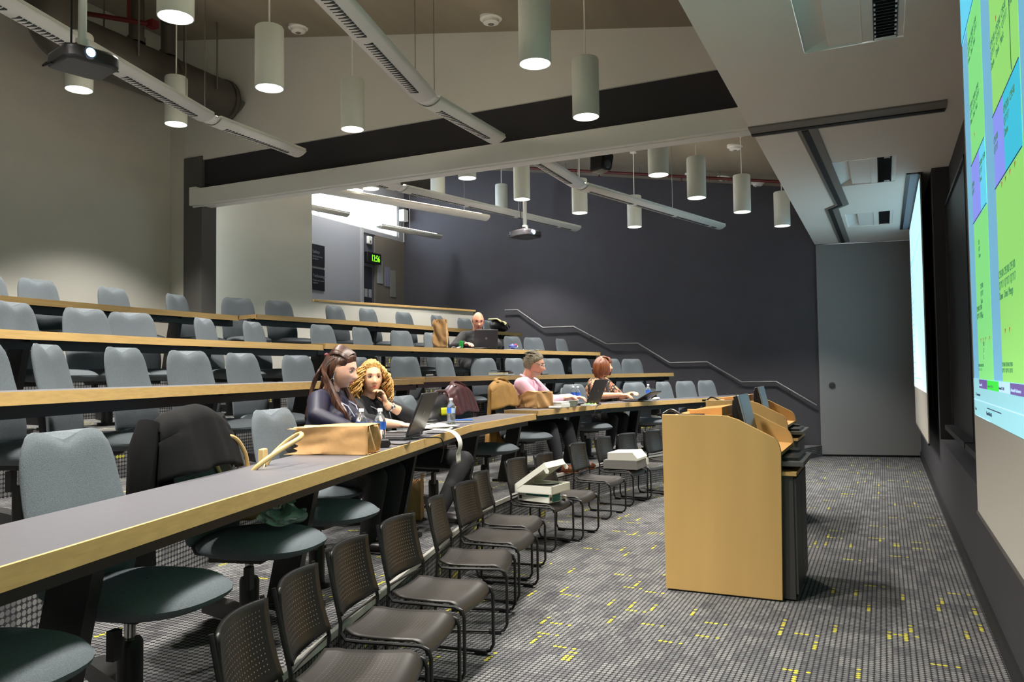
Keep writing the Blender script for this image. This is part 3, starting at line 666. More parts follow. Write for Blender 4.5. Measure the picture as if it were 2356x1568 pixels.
# ------------------------------------------------------------------ recessed soffit lights
for i, (y0, y1) in enumerate(wells):
    lab = ['recessed soffit light with black louvre, nearest of three', 'recessed soffit light with black louvre, middle of three', 'recessed soffit light with black louvre, farthest of three'][i]
    t = thing('recessed_light', lab, 'ceiling lamp', (0, y0, 3.9), 0, 'recessed soffit lights'); L = y1-y0
    X0 = wx[0]+.004
    S_ = [(X0, .0), (X0+.012, .012), (X0+.15, .085), (X0+.165, .018), (X0+.38, .010), (X0+.385, .0)]
    mb = MB()
    for q in range(len(S_)-1): mb.add([(S_[q][0], .012, S_[q][1]), (S_[q+1][0], .012, S_[q+1][1]), (S_[q+1][0], L-.012, S_[q+1][1]), (S_[q][0], L-.012, S_[q][1])], [(0, 1, 2, 3)])
    for yy in (.012, L-.012): mb.add([(x_, yy, z_) for x_, z_ in S_], [tuple(range(len(S_)))])
    obj('reflector', mb, METALW, t, smooth=False)
    mb = MB().span((-.075, .02, .004), (.0, L-.02, .012)).span((.15, .02, .004), (wx[1]-.002, L-.02, .012)); obj('frame', mb, METALW, t, smooth=False)
    mb = MB().span((.0, .02, .05), (.15, L-.02, .06)).span((0, .02, .0), (.006, L-.02, .05)).span((.144, .02, .0), (.15, L-.02, .05))
    for j in range(int(L/.05)): mb.span((.006, .04+j*.05, .006), (.144, .046+j*.05, .045))
    obj('louvre', mb, M('black_louvre', (38, 36, 38), .35), t, smooth=False)
    mb = MB()
    for j in range(int(L/.075)):
        if (i == 0): mb.box((.138, .05+j*.075, .003), (.012, .03, .005)); 
        if i == 0 and j > 8: mb.box((.012, .05+j*.075, .003), (.010, .03, .005))
    if i == 1: mb.box((.10, .05, .003), (.06, .06, .005)).box((.10, L-.06, .003), (.06, .06, .005))
    if mb.v: obj('bright_clip', mb, M('polished_reflector', (236, 240, 246), .15, .3), t, smooth=False)
# ------------------------------------------------------------------ projection screens
XS = .45
SCRW = M('screen_cloth', (178, 174, 164), .8)
def scr(name, rgb, e): return M('lit_'+name, rgb, .8, emit=e)
E_ = .72
GRN, GRN2, BLU, CYN, PUR, LBL = scr('green', (134, 226, 136), E_), scr('lime', (150, 222, 118), E_), scr('blue', (118, 182, 216), E_), scr('cyan', (64, 196, 228), E_), scr('purple', (140, 152, 250), E_), scr('pale_blue', (148, 208, 220), E_)
SKY, TPU, TGR, TWH = scr('sky_cyan', (104, 214, 250), E_), scr('tab_purple', (112, 92, 160), E_), scr('tab_green', (62, 226, 70), E_), scr('tab_white', (184, 222, 246), E_)
INK = M('screen_ink', (86, 140, 104), .8, emit=.62); INK2 = M('screen_line', (70, 90, 120), .8, emit=.1); REDI = M('screen_red', (200, 90, 70), .8, emit=.4)
RT = (rad(90), 0, rad(-90))
def screen(label, y0, y1, zb):
    t = thing('projection_screen', label, 'screen', (XS, y1, 0))
    L = y1-y0
    obj('screen_cloth', MB().span((0, -L, zb), (.012, 0, 3.9)), SCRW, t, smooth=False)
    obj('bottom_bar', MB().tube([(.006, -L, zb), (.006, 0, zb)], .014, 8), M('screen_bar', (70, 68, 66), .5), t)
    obj('ceiling_slot', MB().span((-.14, -L-.06, 3.885), (-.10, .06, 3.9)).span((-.02, -L-.06, 3.88), (.03, .06, 3.9)), BLACKP, t, smooth=False)
    obj('slot_flap', MB().span((-.10, -L-.06, 3.882), (-.02, .06, 3.9)), M('slot_flap_grey', (120, 130, 146), .5), t, smooth=False)
    return t
near = screen('large projection screen beside the camera showing a green and blue table', 1.15, 5.08, .795)
mats = [GRN, GRN2, BLU, CYN, PUR, LBL, SKY, TPU, TGR, TWH]; mi = {m_: i for i, m_ in enumerate(mats)}; mb = MB()
def cell(y0, y1, z0, z1, m_, d=.002): mb.span((XS-d-.002, y0, z0), (XS-d, y1, z1), mi=mi[m_])
Y0 = 1.25
cell(Y0, 5.0, 1.34, 3.86, BLU, 0)
for k, (a, b_) in enumerate(((4.14, 4.72), (3.12, 3.83), (2.1, 2.8), (1.3, 1.85))):
    g = GRN if k == 0 else GRN2; sp_ = (4.366, 3.53, 2.45, 1.6)[k]
    cell(a, b_, 1.538, 3.86, g)
    cell(sp_, b_, 2.341, 2.645, PUR, .003); cell(a, sp_, 2.341, 2.645, SKY if k == 0 else CYN, .003)
cell(4.3, 5.0, 3.385, 3.86, SKY, .004)
cell(Y0, 5.0, 1.34, 1.538, LBL, .003)
for a, b_, m_ in ((4.37, 4.708, TPU), (3.955, 4.36, TGR), (3.615, 3.945, TWH), (3.05, 3.605, TPU), (2.5, 3.0, TGR)): cell(a, b_, 1.492, 1.535, m_, .005)
for a, b_, z0, z1 in ((Y0, 5.0, 1.423, 1.427), (4.3, 4.9, 1.34, 1.343)): cell(a, b_, z0, z1, TWH, .005)
img = obj('projected_table', mb.xf(Matrix.Translation((-XS, -5.08, 0))), mats, near, smooth=False)
for a, b_, z in ((4.14, 4.72, 2.343), (4.14, 4.72, 2.645), (3.12, 3.83, 2.341), (3.12, 3.83, 2.645), (4.14, 5.0, 3.385), (3.9, 4.4, 1.402)): obj('grid_line', MB().span((-.0075, a-5.08, z-.002), (-.006, b_-5.08, z+.002)), INK2, img, smooth=False)
obj('grid_line', MB().span((-.0075, 3.28-5.08, 2.66), (-.006, 3.284-5.08, 3.86)), INK2, img, smooth=False)
def wr(s, y, z, size=.05, m_=INK, sx=1.): text('lettering', s, size*.8, m_, img, (-.0085, y-5.08, z), RT, ext=.0004, sx=sx)
blk = 'CPE100  CPE200  CPE40\nQTY17   QTY17   QTY17\nDawn    Davis   Mark'
for z in (3.24, 2.92): wr(blk, 4.66, z, .048); wr(blk, 3.80, z, .055); wr('CPE49\nSteph', 3.26, z, .05)
wr('CPE100\nQTY17', 4.70, 2.52, .045); wr('CPE200  CPE30\nQTY17\nDavis', 4.34, 2.55, .045); wr('CPE100\nQTY17', 3.80, 2.52, .05); wr('CPE200  CPE40\nQTY17\nDawn', 3.50, 2.56, .055)
wr('CPE\nQTY\nDawn', 4.50, 2.2, .04); wr('CPE100\nQTY17\nDavis\n\nMark', 4.48, 1.98, .045); wr('CPE100 CPE100\nQTY17  QTY17', 4.68, 1.88, .045)
wr('CPE100 CPE100 CPE100\nQTY17  QTY17  QTY17\nDawn   Davis  Mengs', 3.80, 1.96, .055); wr('100\n17\nK', 4.45, 1.70, .04)
wr('CPE100 CPE100 CPE100\n  17     17     17', 4.70, 1.60, .026, sx=1.15); wr('CPE100 CPE100 CPE100\nQTY17  QTY17  QTY17', 3.80, 1.60, .030, sx=1.2)
wr('Annual GE', 4.69, 1.503, .022, TWH, 1.7); wr('Annual CPE11', 4.33, 1.503, .022, INK, 2.); wr('Annual CS-411', 3.93, 1.503, .022, INK2, 1.6); wr('Annual Advance', 3.58, 1.503, .024, TWH, 2.)
wr('2 Comments', 4.88, 1.45, .026, INK2, 2.); wr('Start', 4.93, 1.37, .03, INK2, 1.6); wr('Microsoft Office-BTG', 4.42, 1.37, .03, INK2, 1.)
mb = MB()
for y, z in ((3.70, 3.18), (3.62, 2.99), (4.60, 2.86), (4.5, 2.76), (3.62, 2.325), (3.52, 2.325), (3.4, 2.325), (3.28, 2.325), (4.55, 1.74), (4.45, 1.74), (4.34, 1.74), (4.2, 1.74), (3.68, 1.75), (3.56, 1.75)): mb.add([(-.0085, y-5.08, z), (-.0085, y-5.11, z), (-.0085, y-5.08, z-.025)], [(0, 1, 2)])
obj('red_corner_mark', mb, REDI, img, smooth=False)
far = screen('second projection screen farther along, showing a pale page', 10.45, 14.45, .70)
PAGE = scr('page', (188, 234, 250), .95); PAGE2 = scr('page_grey', (206, 214, 214), .8)
img = obj('projected_page', MB().span((-.004, -3.95, 1.30), (0, -.02, 3.84)).span((-.006, -3.95, 1.30), (-.004, -.02, 1.36), mi=1), [PAGE, PAGE2], far, smooth=False)
mb = MB()
for j in range(22): mb.span((-.0065, -.35-R_.random()*1.1, 1.5+j*.085), (-.0045, -.18, 1.515+j*.085))
mb.span((-.0065, -2.6, 1.44), (-.0045, -.5, 1.452)).span((-.0065, -3.9, 3.23), (-.0045, -.1, 3.238))
obj('text_line', mb, M('page_ink', (150, 196, 218), .8, emit=.7), img, smooth=False)
# ------------------------------------------------------------------ boards recessed between the screens
BRD = M('black_board', (22, 22, 24), .35)
for i, (y0, y1) in enumerate(((5.4, 7.75), (7.85, 10.2))):
    t = thing('black_board', ('black sliding writing board recessed beside the nearer screen', 'black sliding writing board recessed next to the farther screen')[i], 'board', (.70, y0, .95), 0, 'sliding writing boards')
    L = y1-y0; obj('board_surface', MB().span((0, 0, 0), (.03, L, 2.5)), BRD, t, smooth=False)
    obj('frame', MB().span((-.02, 0, 0), (.0, .03, 2.5)).span((-.02, L-.03, 0), (.0, L, 2.5)).span((-.02, 0, 2.47), (0, L, 2.5)), M('board_frame', (74, 74, 78), .4, .5), t, smooth=False)
    obj('chalk_tray', MB().span((-.09, 0, -.05), (.0, L, -.0)), M('tray_dark', (34, 34, 37), .5), t, smooth=False)
t = thing('wall_column_strip', 'pale vertical wall channel just behind the farther screen edge', 'wall channel', (.56, 11.4, 1.05)); obj('channel', MB().span((-.012, 0, 0), (.004, .9, 1.25)), M('pale_channel', (112, 110, 100), .6), t, smooth=False)
t['category'] = 'wall panel'
# ------------------------------------------------------------------ handrail on the charcoal wall
t = thing('handrail', 'stepped grey handrail climbing the charcoal wall beside the aisle', 'handrail', (0, 15.5, 0))
RP = [(-7.45, 2.96), (-7.15, 2.96), (-6.56, 2.55), (-5.86, 2.55), (-5.14, 2.16), (-4.48, 2.16), (-3.84, 1.755), (-3.1, 1.76), (-2.46, 1.365), (-1.83, 1.37), (-1.13, .93)]
obj('rail', MB().tube([(x, 0, z) for x, z in RP], .019, 10), M('rail_grey_steel', (128, 128, 128), .4, .6), t)
for x, z in ((-6.9, 2.78), (-5.5, 2.35), (-4.2, 1.98), (-2.8, 1.57), (-1.6, 1.23)): obj('wall_bracket', MB().tube([(x, .0, z), (x, .03, z-.05), (x, .10, z-.05)], .009, 6), GREYM, t)
# ------------------------------------------------------------------ wall signs, digital clock, exit chime
SGN = M('black_sign', (16, 17, 26), .5); SIL = M('sign_lettering', (120, 122, 130), .5)
for i, (z0, z1, a, b_) in enumerate(((3.745, 4.18, 'Safety:', 'Exit if you hear\nan alarm'), (3.275, 3.70, 'Technology', 'Media and sound\nsupport'))):
    t = thing('wall_sign', ('upper black wall sign with small grey lettering', 'lower black wall sign with small grey lettering')[i], 'sign', (xb+.002, 12.66, z0), 0, 'black entry signs')
    obj('plate', MB().span((0, -.62, 0), (.015, 0, z1-z0)), SGN, t, smooth=False)
    RR = (rad(90), 0, rad(90)); h = z1-z0
    text('lettering', a, .085, SIL, t, (.017, -.37, h*.60), RR); text('lettering', b_, .05, SIL, t, (.017, -.37, h*.42), RR)
t = thing('digital_clock', 'digital wall clock with glowing green digits 12:56', 'clock', (xb+.03, 14.03, 4.02)); obj('case', MB().span((-.03, 0, 0), (.05, .52, .24)), BLACKP, t, bevel=.01)
text('digits', '12:56', .20, M('green_led', (120, 255, 20), .5, emit=2.2), t, (.052, .14, .05), (rad(90), 0, rad(90)), sx=.72)
t = thing('door_sensor', 'small pale rounded sensor above the digital clock', 'sensor', (xb-.03, 14.2, 4.44)); obj('case', MB().span((0, -.07, 0), (.06, .09, .18)), METALW, t, bevel=.02); obj('lens', MB().ell((.06, .01, .06), (.012, .03, .03)), GREYM, t)
t = thing('added_fill_panel', 'added light panel, out of view, brightening the entry vestibule', 'ceiling lamp', (-9.35, 12.9, 6.2)); obj('frame', MB().span((-.35, -.7, 0), (.35, .7, .05)), METALW, t, smooth=False); obj('diffuser', MB().span((-.31, -.66, -.006), (.31, .66, .0)), DISC, t, smooth=False); obj('hanger_rod', MB().tube([(0, -.5, .05), (0, -.5, .2)], .01, 6).tube([(0, .5, .05), (0, .5, .2)], .01, 6), GREYM, t)
ld = bpy.data.lights.new('vestibule_fill', 'AREA'); ld.energy = 75; ld.size = .6; ld.shape = 'RECTANGLE'; ld.size_y = 1.3; ld.color = (.93, .96, 1); lo = bpy.data.objects.new('vestibule_fill', ld); COL.objects.link(lo); lo.parent = t; lo.location = (0, 0, -.02)  # fill light added behind the beam to lift the dark vestibule
# ------------------------------------------------------------------ maple lecterns
WOOD = M('maple_veneer', (208, 168, 104), .5, noise=(5, .06, (1, 1, .12)))
WOODI = M('maple_inner', (214, 160, 94), .5, noise=(5, .06, (1, 1, .15)))
CAB = M('dark_grey_cabinet', (66, 64, 62), .5)
def lectern():
    t = thing('lectern', '', 'lectern', (-1.49, 5.75, 0))
    P = [(.006, .012), (0, 1.278), (.40, 1.278), (.47, 1.272), (.545, 1.248), (.655, 1.192), (.755, 1.142)]
    P += [(.755+.07*math.sin(a)+.0, 1.142-.035-.07*(1-math.cos(a))+.035-.45*.07*math.sin(a)*.6) for a in (.5, 1.0, 1.4)] + [(.832, 1.03), (.817, .012)]
    for y in (0, .83): obj('side_panel', MB().prism(P, y, y+.028, axis=1), WOOD, t, smooth=False, bevel=.003)
    obj('plinth', MB().span((.02, .01, 0.001), (.80, .85, .012)), BLACKP, t, smooth=False)
    obj('front_panel', MB().span((.008, .028, .02), (.03, .83, 1.25)), WOOD, t, smooth=False)
    obj('top_shelf', MB().span((.01, .028, 1.235), (.43, .83, 1.26)), WOODI, t, smooth=False)
    obj('raised_shelf', MB().prism([(.16, 1.261), (.40, 1.261), (.40, 1.325), (.16, 1.30)], .20, .80, axis=1), WOODI, t, smooth=False)
    obj('worktop', MB().prism([(.40, 1.05), (.825, 1.02), (.825, .995), (.40, 1.025)], .028, .83, axis=1), WOODI, t, smooth=False)
    obj('back_riser', MB().span((.41, .028, 1.02), (.43, .83, 1.24)), WOODI, t, smooth=False)
    b = obj('cabinet', MB().span((.10, .05, .013), (.90, .81, .86)), CAB, t, smooth=False)
    obj('door', MB().span((.90, .06, .05), (.918, .425, .84)).span((.90, .435, .05), (.918, .80, .84)), CAB, b, smooth=False)
    obj('shelf_edge', MB().span((.62, .03, .862), (.925, .82, .888)), WOOD, t, smooth=False)
    tr = obj('equipment_tray', MB().span((.70, .06, .925), (.97, .80, .955)), M('silver_tray', (112, 114, 112), .35, .7), t, smooth=False)
    obj('keyboard', MB().span((.74, .15, .956), (.93, .7, .975)), BLACKP, tr, smooth=False)
    obj('telephone', MB().prism([(.72, .968), (.88, .965), (.89, .99), (.78, 1.0), (.72, 1.0)], .55, .75, axis=1), BLACKP, tr, smooth=False)
    return t
l0 = lectern(); tag(l0, 'maple lectern with a large plain side panel, standing nearest the camera', 'lectern', 'twin maple lecterns')
dup(l0, (-1.74, 8.57, 0), 0, 'maple lectern standing behind the nearer one, half hidden by it', 'twin maple lecterns')
def monitor(label, loc):
    t = thing('monitor', label, 'monitor', loc, 0, 'lectern monitors')
    T = Matrix.Rotation(rad(-13), 4, 'Y')
    obj('panel', MB().span((-.02, -.0, 0), (.012, .44, .30)).xf(T), BLACKP, t, bevel=.006)
    obj('bezel', MB().span((.012, .0, 0), (.026, .44, .30)).xf(T), M('silver_bezel', (150, 154, 160), .35, .5), t, bevel=.004)
    obj('back_shell', MB().prism([(-.02, .03), (-.02, .285), (-.04, .27), (-.065, .18), (-.07, .10)], .04, .40, axis=1).xf(T), BLACKP, t, bevel=.01)
    obj('stand', MB().tube([(-.04, .22, .10), (-.07, .22, .06), (-.075, .22, .0), (-.06, .22, -.04)], .034, 10).box((-.05, .22, -.055), (.2, .24, .012)), BLACKP, t)
    return t
monitor('flat black monitor edge on, on the nearer maple lectern', (-.94, 6.05, 1.115)).rotation_euler = (0, 0, 0)
monitor('flat black monitor edge on, on the lectern farther back', (-1.19, 8.87, 1.115))
for i, (x, y) in enumerate(((-1.40, 5.80), (-1.65, 8.62))):
    t = thing('cable', ('black cable coiled on the nearer lectern top', 'black cable coiled on the top of the lectern behind')[i], 'cable', (x, y, 1.262))
    obj('coil', MB().tube(spl([(-.10, 0, .01), (-.06, .03, .04), (-.02, .02, .045), (.05, .0, .012), (.14, .04, .010), (.2, .06, .010)]), .010, 7), BLACKP, t); obj('plug', MB().box((-.11, 0, .012), (.05, .03, .022)), BLACKP, t)
# ------------------------------------------------------------------ paper bags
KRAFT = M('kraft_paper', (188, 146, 96), .8, noise=(9, .10), bump=(9, .5)); KRAFTI = M('kraft_inside', (214, 178, 122), .85)
def paper_bag(label, L, W, H, loc, rz, standing=False, amp=.012, seed=1, squash=0., jag=.035):
    r = random.Random(seed); t = thing('paper_bag', label, 'paper bag', loc, rz, 'brown paper bags')
    ph = [(r.uniform(0, 6), r.uniform(2, 9), r.uniform(3, 9)) for _ in range(5)]
    def crk(a, b): return sum(math.sin(p + a*q + b*s*1.3)*abs(math.sin(p*2+b*s)) for p, q, s in ph)/5
    def sec(u, v):                       # axis along +x: v=0 mouth, v=1 base
        q = u*4; k = int(q) % 4; f = q-int(q)
        C = [(-W/2, 0), (W/2, 0), (W/2, H), (-W/2, H)]; a, b = C[k], C[(k+1) % 4]
        y = a[0]+(b[0]-a[0])*f; z = a[1]+(b[1]-a[1])*f
        d = crk(u*6.3, v)*amp*(1 if v < .96 else .3)
        cy, czz = y/(W/2), (z-H/2)/(H/2); y += d*cy; z += d*czz if z > .01 else abs(d)*.2
        m_ = max(0, 1-v*1.6); z *= 1 - squash*m_; z += .0
        if k in (1, 3): y *= 1 - .28*m_*math.sin(math.pi*f)
        x = L*(v-.5) + (jag*abs(math.sin(u*60+seed))*max(0, 1-v*12)) - (.05*(1 if (k == 0 or k == 2) else 0))*max(0, 1-v*3)
        return V((x, y, max(z, .002)))
    mb = MB().grid(sec, 56, 26, wrap=True); n = 56
    if standing: mb.xf(Matrix.Translation((0, 0, L/2)) @ Matrix.Rotation(rad(90), 4, 'Y') @ Matrix.Translation((0, 0, -H/2)))
    obj('paper_body', mb, [KRAFT], t, solid=.002)
    fl = MB().grid(lambda u, v: (lambda p: V((p.x-.004, p.y, p.z)))(V((L*.5, (u-.5)*W*.98, .004+(H-.008)*v+0*u)) + V((.012*math.sin(9*u+5*v+seed), 0, 0))), 12, 10)
    if standing: fl.xf(Matrix.Translation((0, 0, L/2)) @ Matrix.Rotation(rad(90), 4, 'Y') @ Matrix.Translation((0, 0, -H/2)))
    obj('bag_base', fl, KRAFT, t, solid=.002)
    return t
t = paper_bag('brown paper bag lying flat with its open mouth toward the handbag, front desk', .46, .23, .165, (-2.925, 3.775, 1.142), rad(17), seed=3, squash=.12, amp=.014)
obj('inner_paper', MB().grid(lambda u, v: V((-.215+.40*v-.04*math.sin(u*9)*(1-v)*.4, (u-.5)*.215, .155-.03*(1-v)*0)), 10, 4), KRAFTI, t, solid=.002)
t = paper_bag('brown paper bag lying on the far front desk beside the tan coat', .46, .24, .20, (-3.95, 9.02, 1.163), rad(-30), seed=8, squash=.30, amp=.02)
paper_bag('crumpled brown paper bag standing upright on the third desk row', .40, .19, .34, (-5.80, 9.90, 1.972), rad(-64), standing=True, seed=5, amp=.03, squash=.0, jag=.10)
t = paper_bag('narrow tan upright object standing on the tier under the front desk', .34, .13, .16, (-3.56, 5.60, .402), rad(20), standing=True, seed=6, amp=.012)  # bag shape stands in for an unidentified brown object
# ------------------------------------------------------------------ bottles, cups, cans
PET = M('clear_bottle_plastic', (226, 236, 240), .06, trans=.92, spec=.6); LBLB = M('blue_bottle_label', (46, 96, 190), .4, noise=(30, .35)); CAPW = M('white_bottle_cap', (226, 228, 224), .5); WATER = M('bottle_label_pale', (170, 190, 206), .4)
def bottle():
    t = thing('water_bottle', '', 'bottle')
    prof = [(.030, .0), (.036, .008), (.0365, .03), (.034, .04), (.0365, .05), (.034, .062), (.0365, .075), (.0345, .088), (.036, .1), (.036, .150), (.0345, .160), (.030, .175), (.022, .190), (.0145, .202), (.0135, .214)]
    obj('body', MB().lathe(prof, n=24), PET, t)
    obj('label_band', MB().lathe([(.0368, .102), (.0368, .148)], n=24, caps=False), LBLB, t)
    obj('label_panel', MB().grid(lambda u, v: V((.0372*math.cos(-2.4+1.0*u), .0372*math.sin(-2.4+1.0*u), .104+.042*v)), 8, 2), WATER, t)
    obj('bottle_cap', MB().lathe([(.0155, .212), (.0155, .230), (.014, .232)], n=18), CAPW, t)
    return t
b0 = bottle(); BS = [(-2.935, 4.235, 1.142, 'clear water bottle standing in front of the open laptop on the front desk'), (-3.04, 4.18, 1.142, 'clear water bottle standing behind the white cup and paper bag'), (-3.50, 6.15, 1.142, 'clear water bottle among the loose papers before the maroon coat'),
   (-3.91, 10.29, 1.163, 'clear water bottle behind the tall one, by the pink shirted man'), (-3.81, 10.21, 1.163, 'taller looking clear water bottle between the pink shirted man and his laptop'), (-3.20, 11.58, 1.163, 'clear water bottle alone past the auburn haired woman')]
for i, (x, y, z, lab) in enumerate(BS):
    b = b0 if i == 0 else dup(b0); b.location = (x, y, z); b.scale = (1.03,)*3; b.rotation_euler = (0, 0, i*.7); tag(b, lab, 'bottle', 'water bottles')
t = thing('paper_cup', 'white paper cup beside the flat paper bag on the front desk', 'cup', (-2.955, 4.02, 1.142))
obj('cup_body', MB().lathe([(.034, 0), (.047, .14), (.049, .143), (.046, .143), (.044, .136), (.032, .01)], n=26, caps=True), M('cup_white', (206, 212, 206), .5), t); obj('rim', MB().tube([(.0475*math.cos(a), .0475*math.sin(a), .142) for a in [k*math.pi/12 for k in range(24)]], .003, 6, closed=True), M('cup_white', (206, 212, 206), .5), t)
t = thing('power_adapter', 'black power adapter box beside the bottle before the open laptop', 'adapter', (-2.90, 4.15, 1.142), rad(35)); obj('case', MB().prism([(-.085, 0), (.07, 0), (.09, .02), (.07, .05), (-.07, .055), (-.09, .03)], -.045, .045, axis=1), BLACKP, t, bevel=.008); obj('lead', MB().tube(spl([(.08, 0, .02), (.14, .06, .008), (.2, .16, .006), (.22, .3, .006)]), .005, 6), BLACKP, t)
t = thing('drink_can', 'green drinks can beside the bald man\'s laptop', 'can', (-5.70, 10.33, 1.963)); obj('can_body', MB().lathe([(.024, 0), (.033, .012), (.033, .105), (.026, .122)], n=20), M('can_green', (40, 150, 60), .3, .4), t); obj('lid', MB().lathe([(.026, .122), (.024, .118), (.001, .118)], n=20, caps=False), CHROME, t)
# ------------------------------------------------------------------ laptops
LID = M('dark_laptop_lid', (46, 46, 48), .32, .2); KEY = M('laptop_keys', (24, 24, 26), .5); SCRN = M('laptop_screen_glow', (150, 175, 215), .4, emit=1.6); LSIL = M('laptop_silver', (120, 120, 122), .4, .5)
def laptop(label, loc, rz, w_=.40, d_=.28, h_=.28, tilt=20, glow=True, lid=True, logo=True):
    """hinge on the y axis at the origin, keyboard toward -x, lid leaning toward +x"""
    t = thing('laptop', label, 'laptop', loc, rz, 'open laptops')
    obj('base', MB().span((-d_, -w_/2, 0.004), (0, w_/2, .028)), M('laptop_base', (84, 84, 86), .4, .3), t, bevel=.004)
    obj('keyboard', MB().span((-d_+.11, -w_/2+.03, .028), (-.03, w_/2-.03, .031)), KEY, t, smooth=False); obj('touchpad', MB().span((-d_+.02, -.05, .028), (-d_+.09, .05, .0295)), LSIL, t, smooth=False)
    if lid:
        T = Matrix.Translation((.0, 0, .03)) @ Matrix.Rotation(rad(tilt), 4, 'Y')
        ld = obj('lid', MB().span((-.006, -w_/2, 0), (.010, w_/2, h_)).xf(T), LID, t, bevel=.006)
        obj('display', MB().span((-.0075, -w_/2+.014, .02), (-.0062, w_/2-.014, h_-.014)).xf(T), SCRN if glow else KEY, ld, smooth=False)
        if logo: obj('logo_disc', MB().lathe([(.0005, 0), (.018, .0), (.018, .0008)], n=20).xf(T @ Matrix.Translation((.0105, 0, h_*.52)) @ Matrix.Rotation(rad(90), 4, 'Y')), M('logo_grey', (118, 118, 122), .3, .6), ld)
        obj('hinge', MB().tube([(.0, -w_/2+.04, .028), (.0, w_/2-.04, .028)], .011, 8), BLACKP, t)
    return t
laptop('large dark laptop, lid open toward the seated women on the front desk', (-3.07, 4.86, 1.142), rad(17), .46, .30, .315, 22)
laptop('black laptop with open lid in front of the pink shirted man', (-3.50, 9.94, 1.163), rad(-6), .40, .28, .33, 24)
laptop('low laptop under the hands of the auburn haired woman', (-3.17, 11.18, 1.163), rad(-10), .36, .26, .24, 62)
laptop('dark laptop with round lid logo hiding the bald man\'s chest', (-5.60, 10.95, 1.963), rad(-52), .375, .26, .285, 10)
t = thing('charging_lead', 'thin black lead hanging over the desk edge below the open laptop', 'cable', (-3.0, 4.80, 1.142)); obj('lead', MB().tube(spl([(-.02, -.2, .006), (.03, -.1, .01), (.075, .02, .006), (.112, .08, .003), (.13, .11, -.02), (.128, .13, -.10), (.10, .14, -.18)]), .0045, 6), BLACKP, t); obj('ferrite', MB().tube([(.02, -.12, .01), (.045, -.07, .01)], .009, 8), BLACKP, t)
t = thing('charging_lead', 'thin black lead looping off the far front desk by the man\'s laptop', 'cable', (-3.42, 9.9, 1.163)); obj('lead', MB().tube(spl([(-.05, .05, .006), (.0, .1, .01), (.04, .0, .006), (.03, -.15, -.02), (.03, -.22, -.14), (.02, -.1, -.17)]), .005, 6), BLACKP, t); obj('plug_light', MB().ell((-.05, .05, .012), (.012, .012, .01)), M('small_led', (240, 230, 90), .5, emit=1.), t)
# ------------------------------------------------------------------ papers and small things on the desks
PPR = M('white_paper', (226, 224, 216), .8)
def sheet(name, label, cat, loc, rz, w_, l_, mat_=PPR, n=1, th_=.0015, wave=.004, group=None):
    t = thing(name, label, cat, loc, rz, group)
    for i in range(n):
        a = R_.uniform(-.25, .25) if i else 0; ox, oy = (R_.uniform(-.03, .03), R_.uniform(-.03, .03)) if i else (0, 0)
        T = Matrix.Translation((ox, oy, .003+i*.005)) @ Matrix.Rotation(a, 4, 'Z')
        obj('sheet', MB().grid(lambda u, v: V(((u-.5)*w_, (v-.5)*l_, wave*(1+math.sin(5*u+4*v+i)))), 8, 8).xf(T), mat_, t, solid=th_)
    return t
sheet('loose_papers', 'loose white papers spread out behind the open laptop lid', 'papers', (-3.38, 5.72, 1.142), rad(20), .26, .34, n=4)
sheet('loose_papers', 'white papers under the black phone, beside the maroon coat', 'papers', (-3.62, 6.02, 1.142), rad(40), .22, .30, n=2)
t = thing('curled_paper', 'long white paper curling down over the front desk edge', 'papers', (-3.15, 5.25, 1.145), rad(15))
def curl(u, v):
    s = v*.55; y = (u-.5)*.13
    if s < .16: x, z = -.06+s, .012+.015*math.sin(s*15)
    else: a = (s-.16)/.13; x, z = .10+.11*math.sin(min(a, 2.2)), .012+.015*math.sin(2.4)-.11*(1-math.cos(min(a, 2.2)))-max(0, a-2.2)*.10
    return V((x, y + .05*v*v, z))
obj('paper_strip', MB().grid(curl, 8, 26), PPR, t, solid=.0015)
t = thing('mobile_phone', 'chunky black phone lying on white papers before the maroon coat', 'phone', (-3.66, 6.02, 1.160), rad(60)); obj('handset', MB().box((0, 0, .018), (.17, .07, .03)), BLACKP, t, bevel=.01); obj('battery_hump', MB().box((-.03, 0, .042), (.09, .06, .02)), BLACKP, t, bevel=.008)
t = thing('blue_booklet', 'bright blue booklet with white pages on the front desk end', 'booklet', (-3.60, 6.55, 1.142), rad(30)); obj('cover', MB().box((0, 0, .021), (.18, .13, .004)), M('booklet_blue', (40, 96, 200), .4), t, smooth=False); obj('pages', MB().box((0, 0, .011), (.17, .12, .016)), PPR, t, smooth=False)
sheet('note_pad', 'white pad of paper under the blonde woman\'s hand beside the laptop', 'papers', (-3.38, 5.24, 1.142), rad(12), .17, .22, n=2)
BOX = M('white_takeout_box', (220, 222, 214), .7); CLR = M('translucent_container', (200, 214, 206), .2, trans=.6)
t = thing('takeout_box', 'white takeout box between the flat paper bag and the man\'s arm', 'box', (-3.61, 9.10, 1.163), rad(-15)); obj('tray', MB().box((0, 0, .025), (.14, .16, .05)), BOX, t, bevel=.006); obj('lid', MB().box((-.02, 0, .062), (.15, .17, .02)), BOX, t, bevel=.006)
t = thing('plastic_container', 'clear plastic food container beside the pink shirted man', 'container', (-3.55, 9.32, 1.163)); obj('tub', MB().lathe([(.05, 0), (.075, .07), (.078, .072), (.073, .07), (.048, .005)], n=22), CLR, t); obj('lid', MB().lathe([(.001, .074), (.078, .074), (.078, .08)], n=22), CLR, t)
t = thing('napkin', 'folded white napkin lying at the far front desk edge', 'napkin', (-3.60, 8.86, 1.163), rad(10)); obj('folded_sheet', MB().box((0, 0, .016), (.13, .16, .022)), PPR, t, bevel=.005)
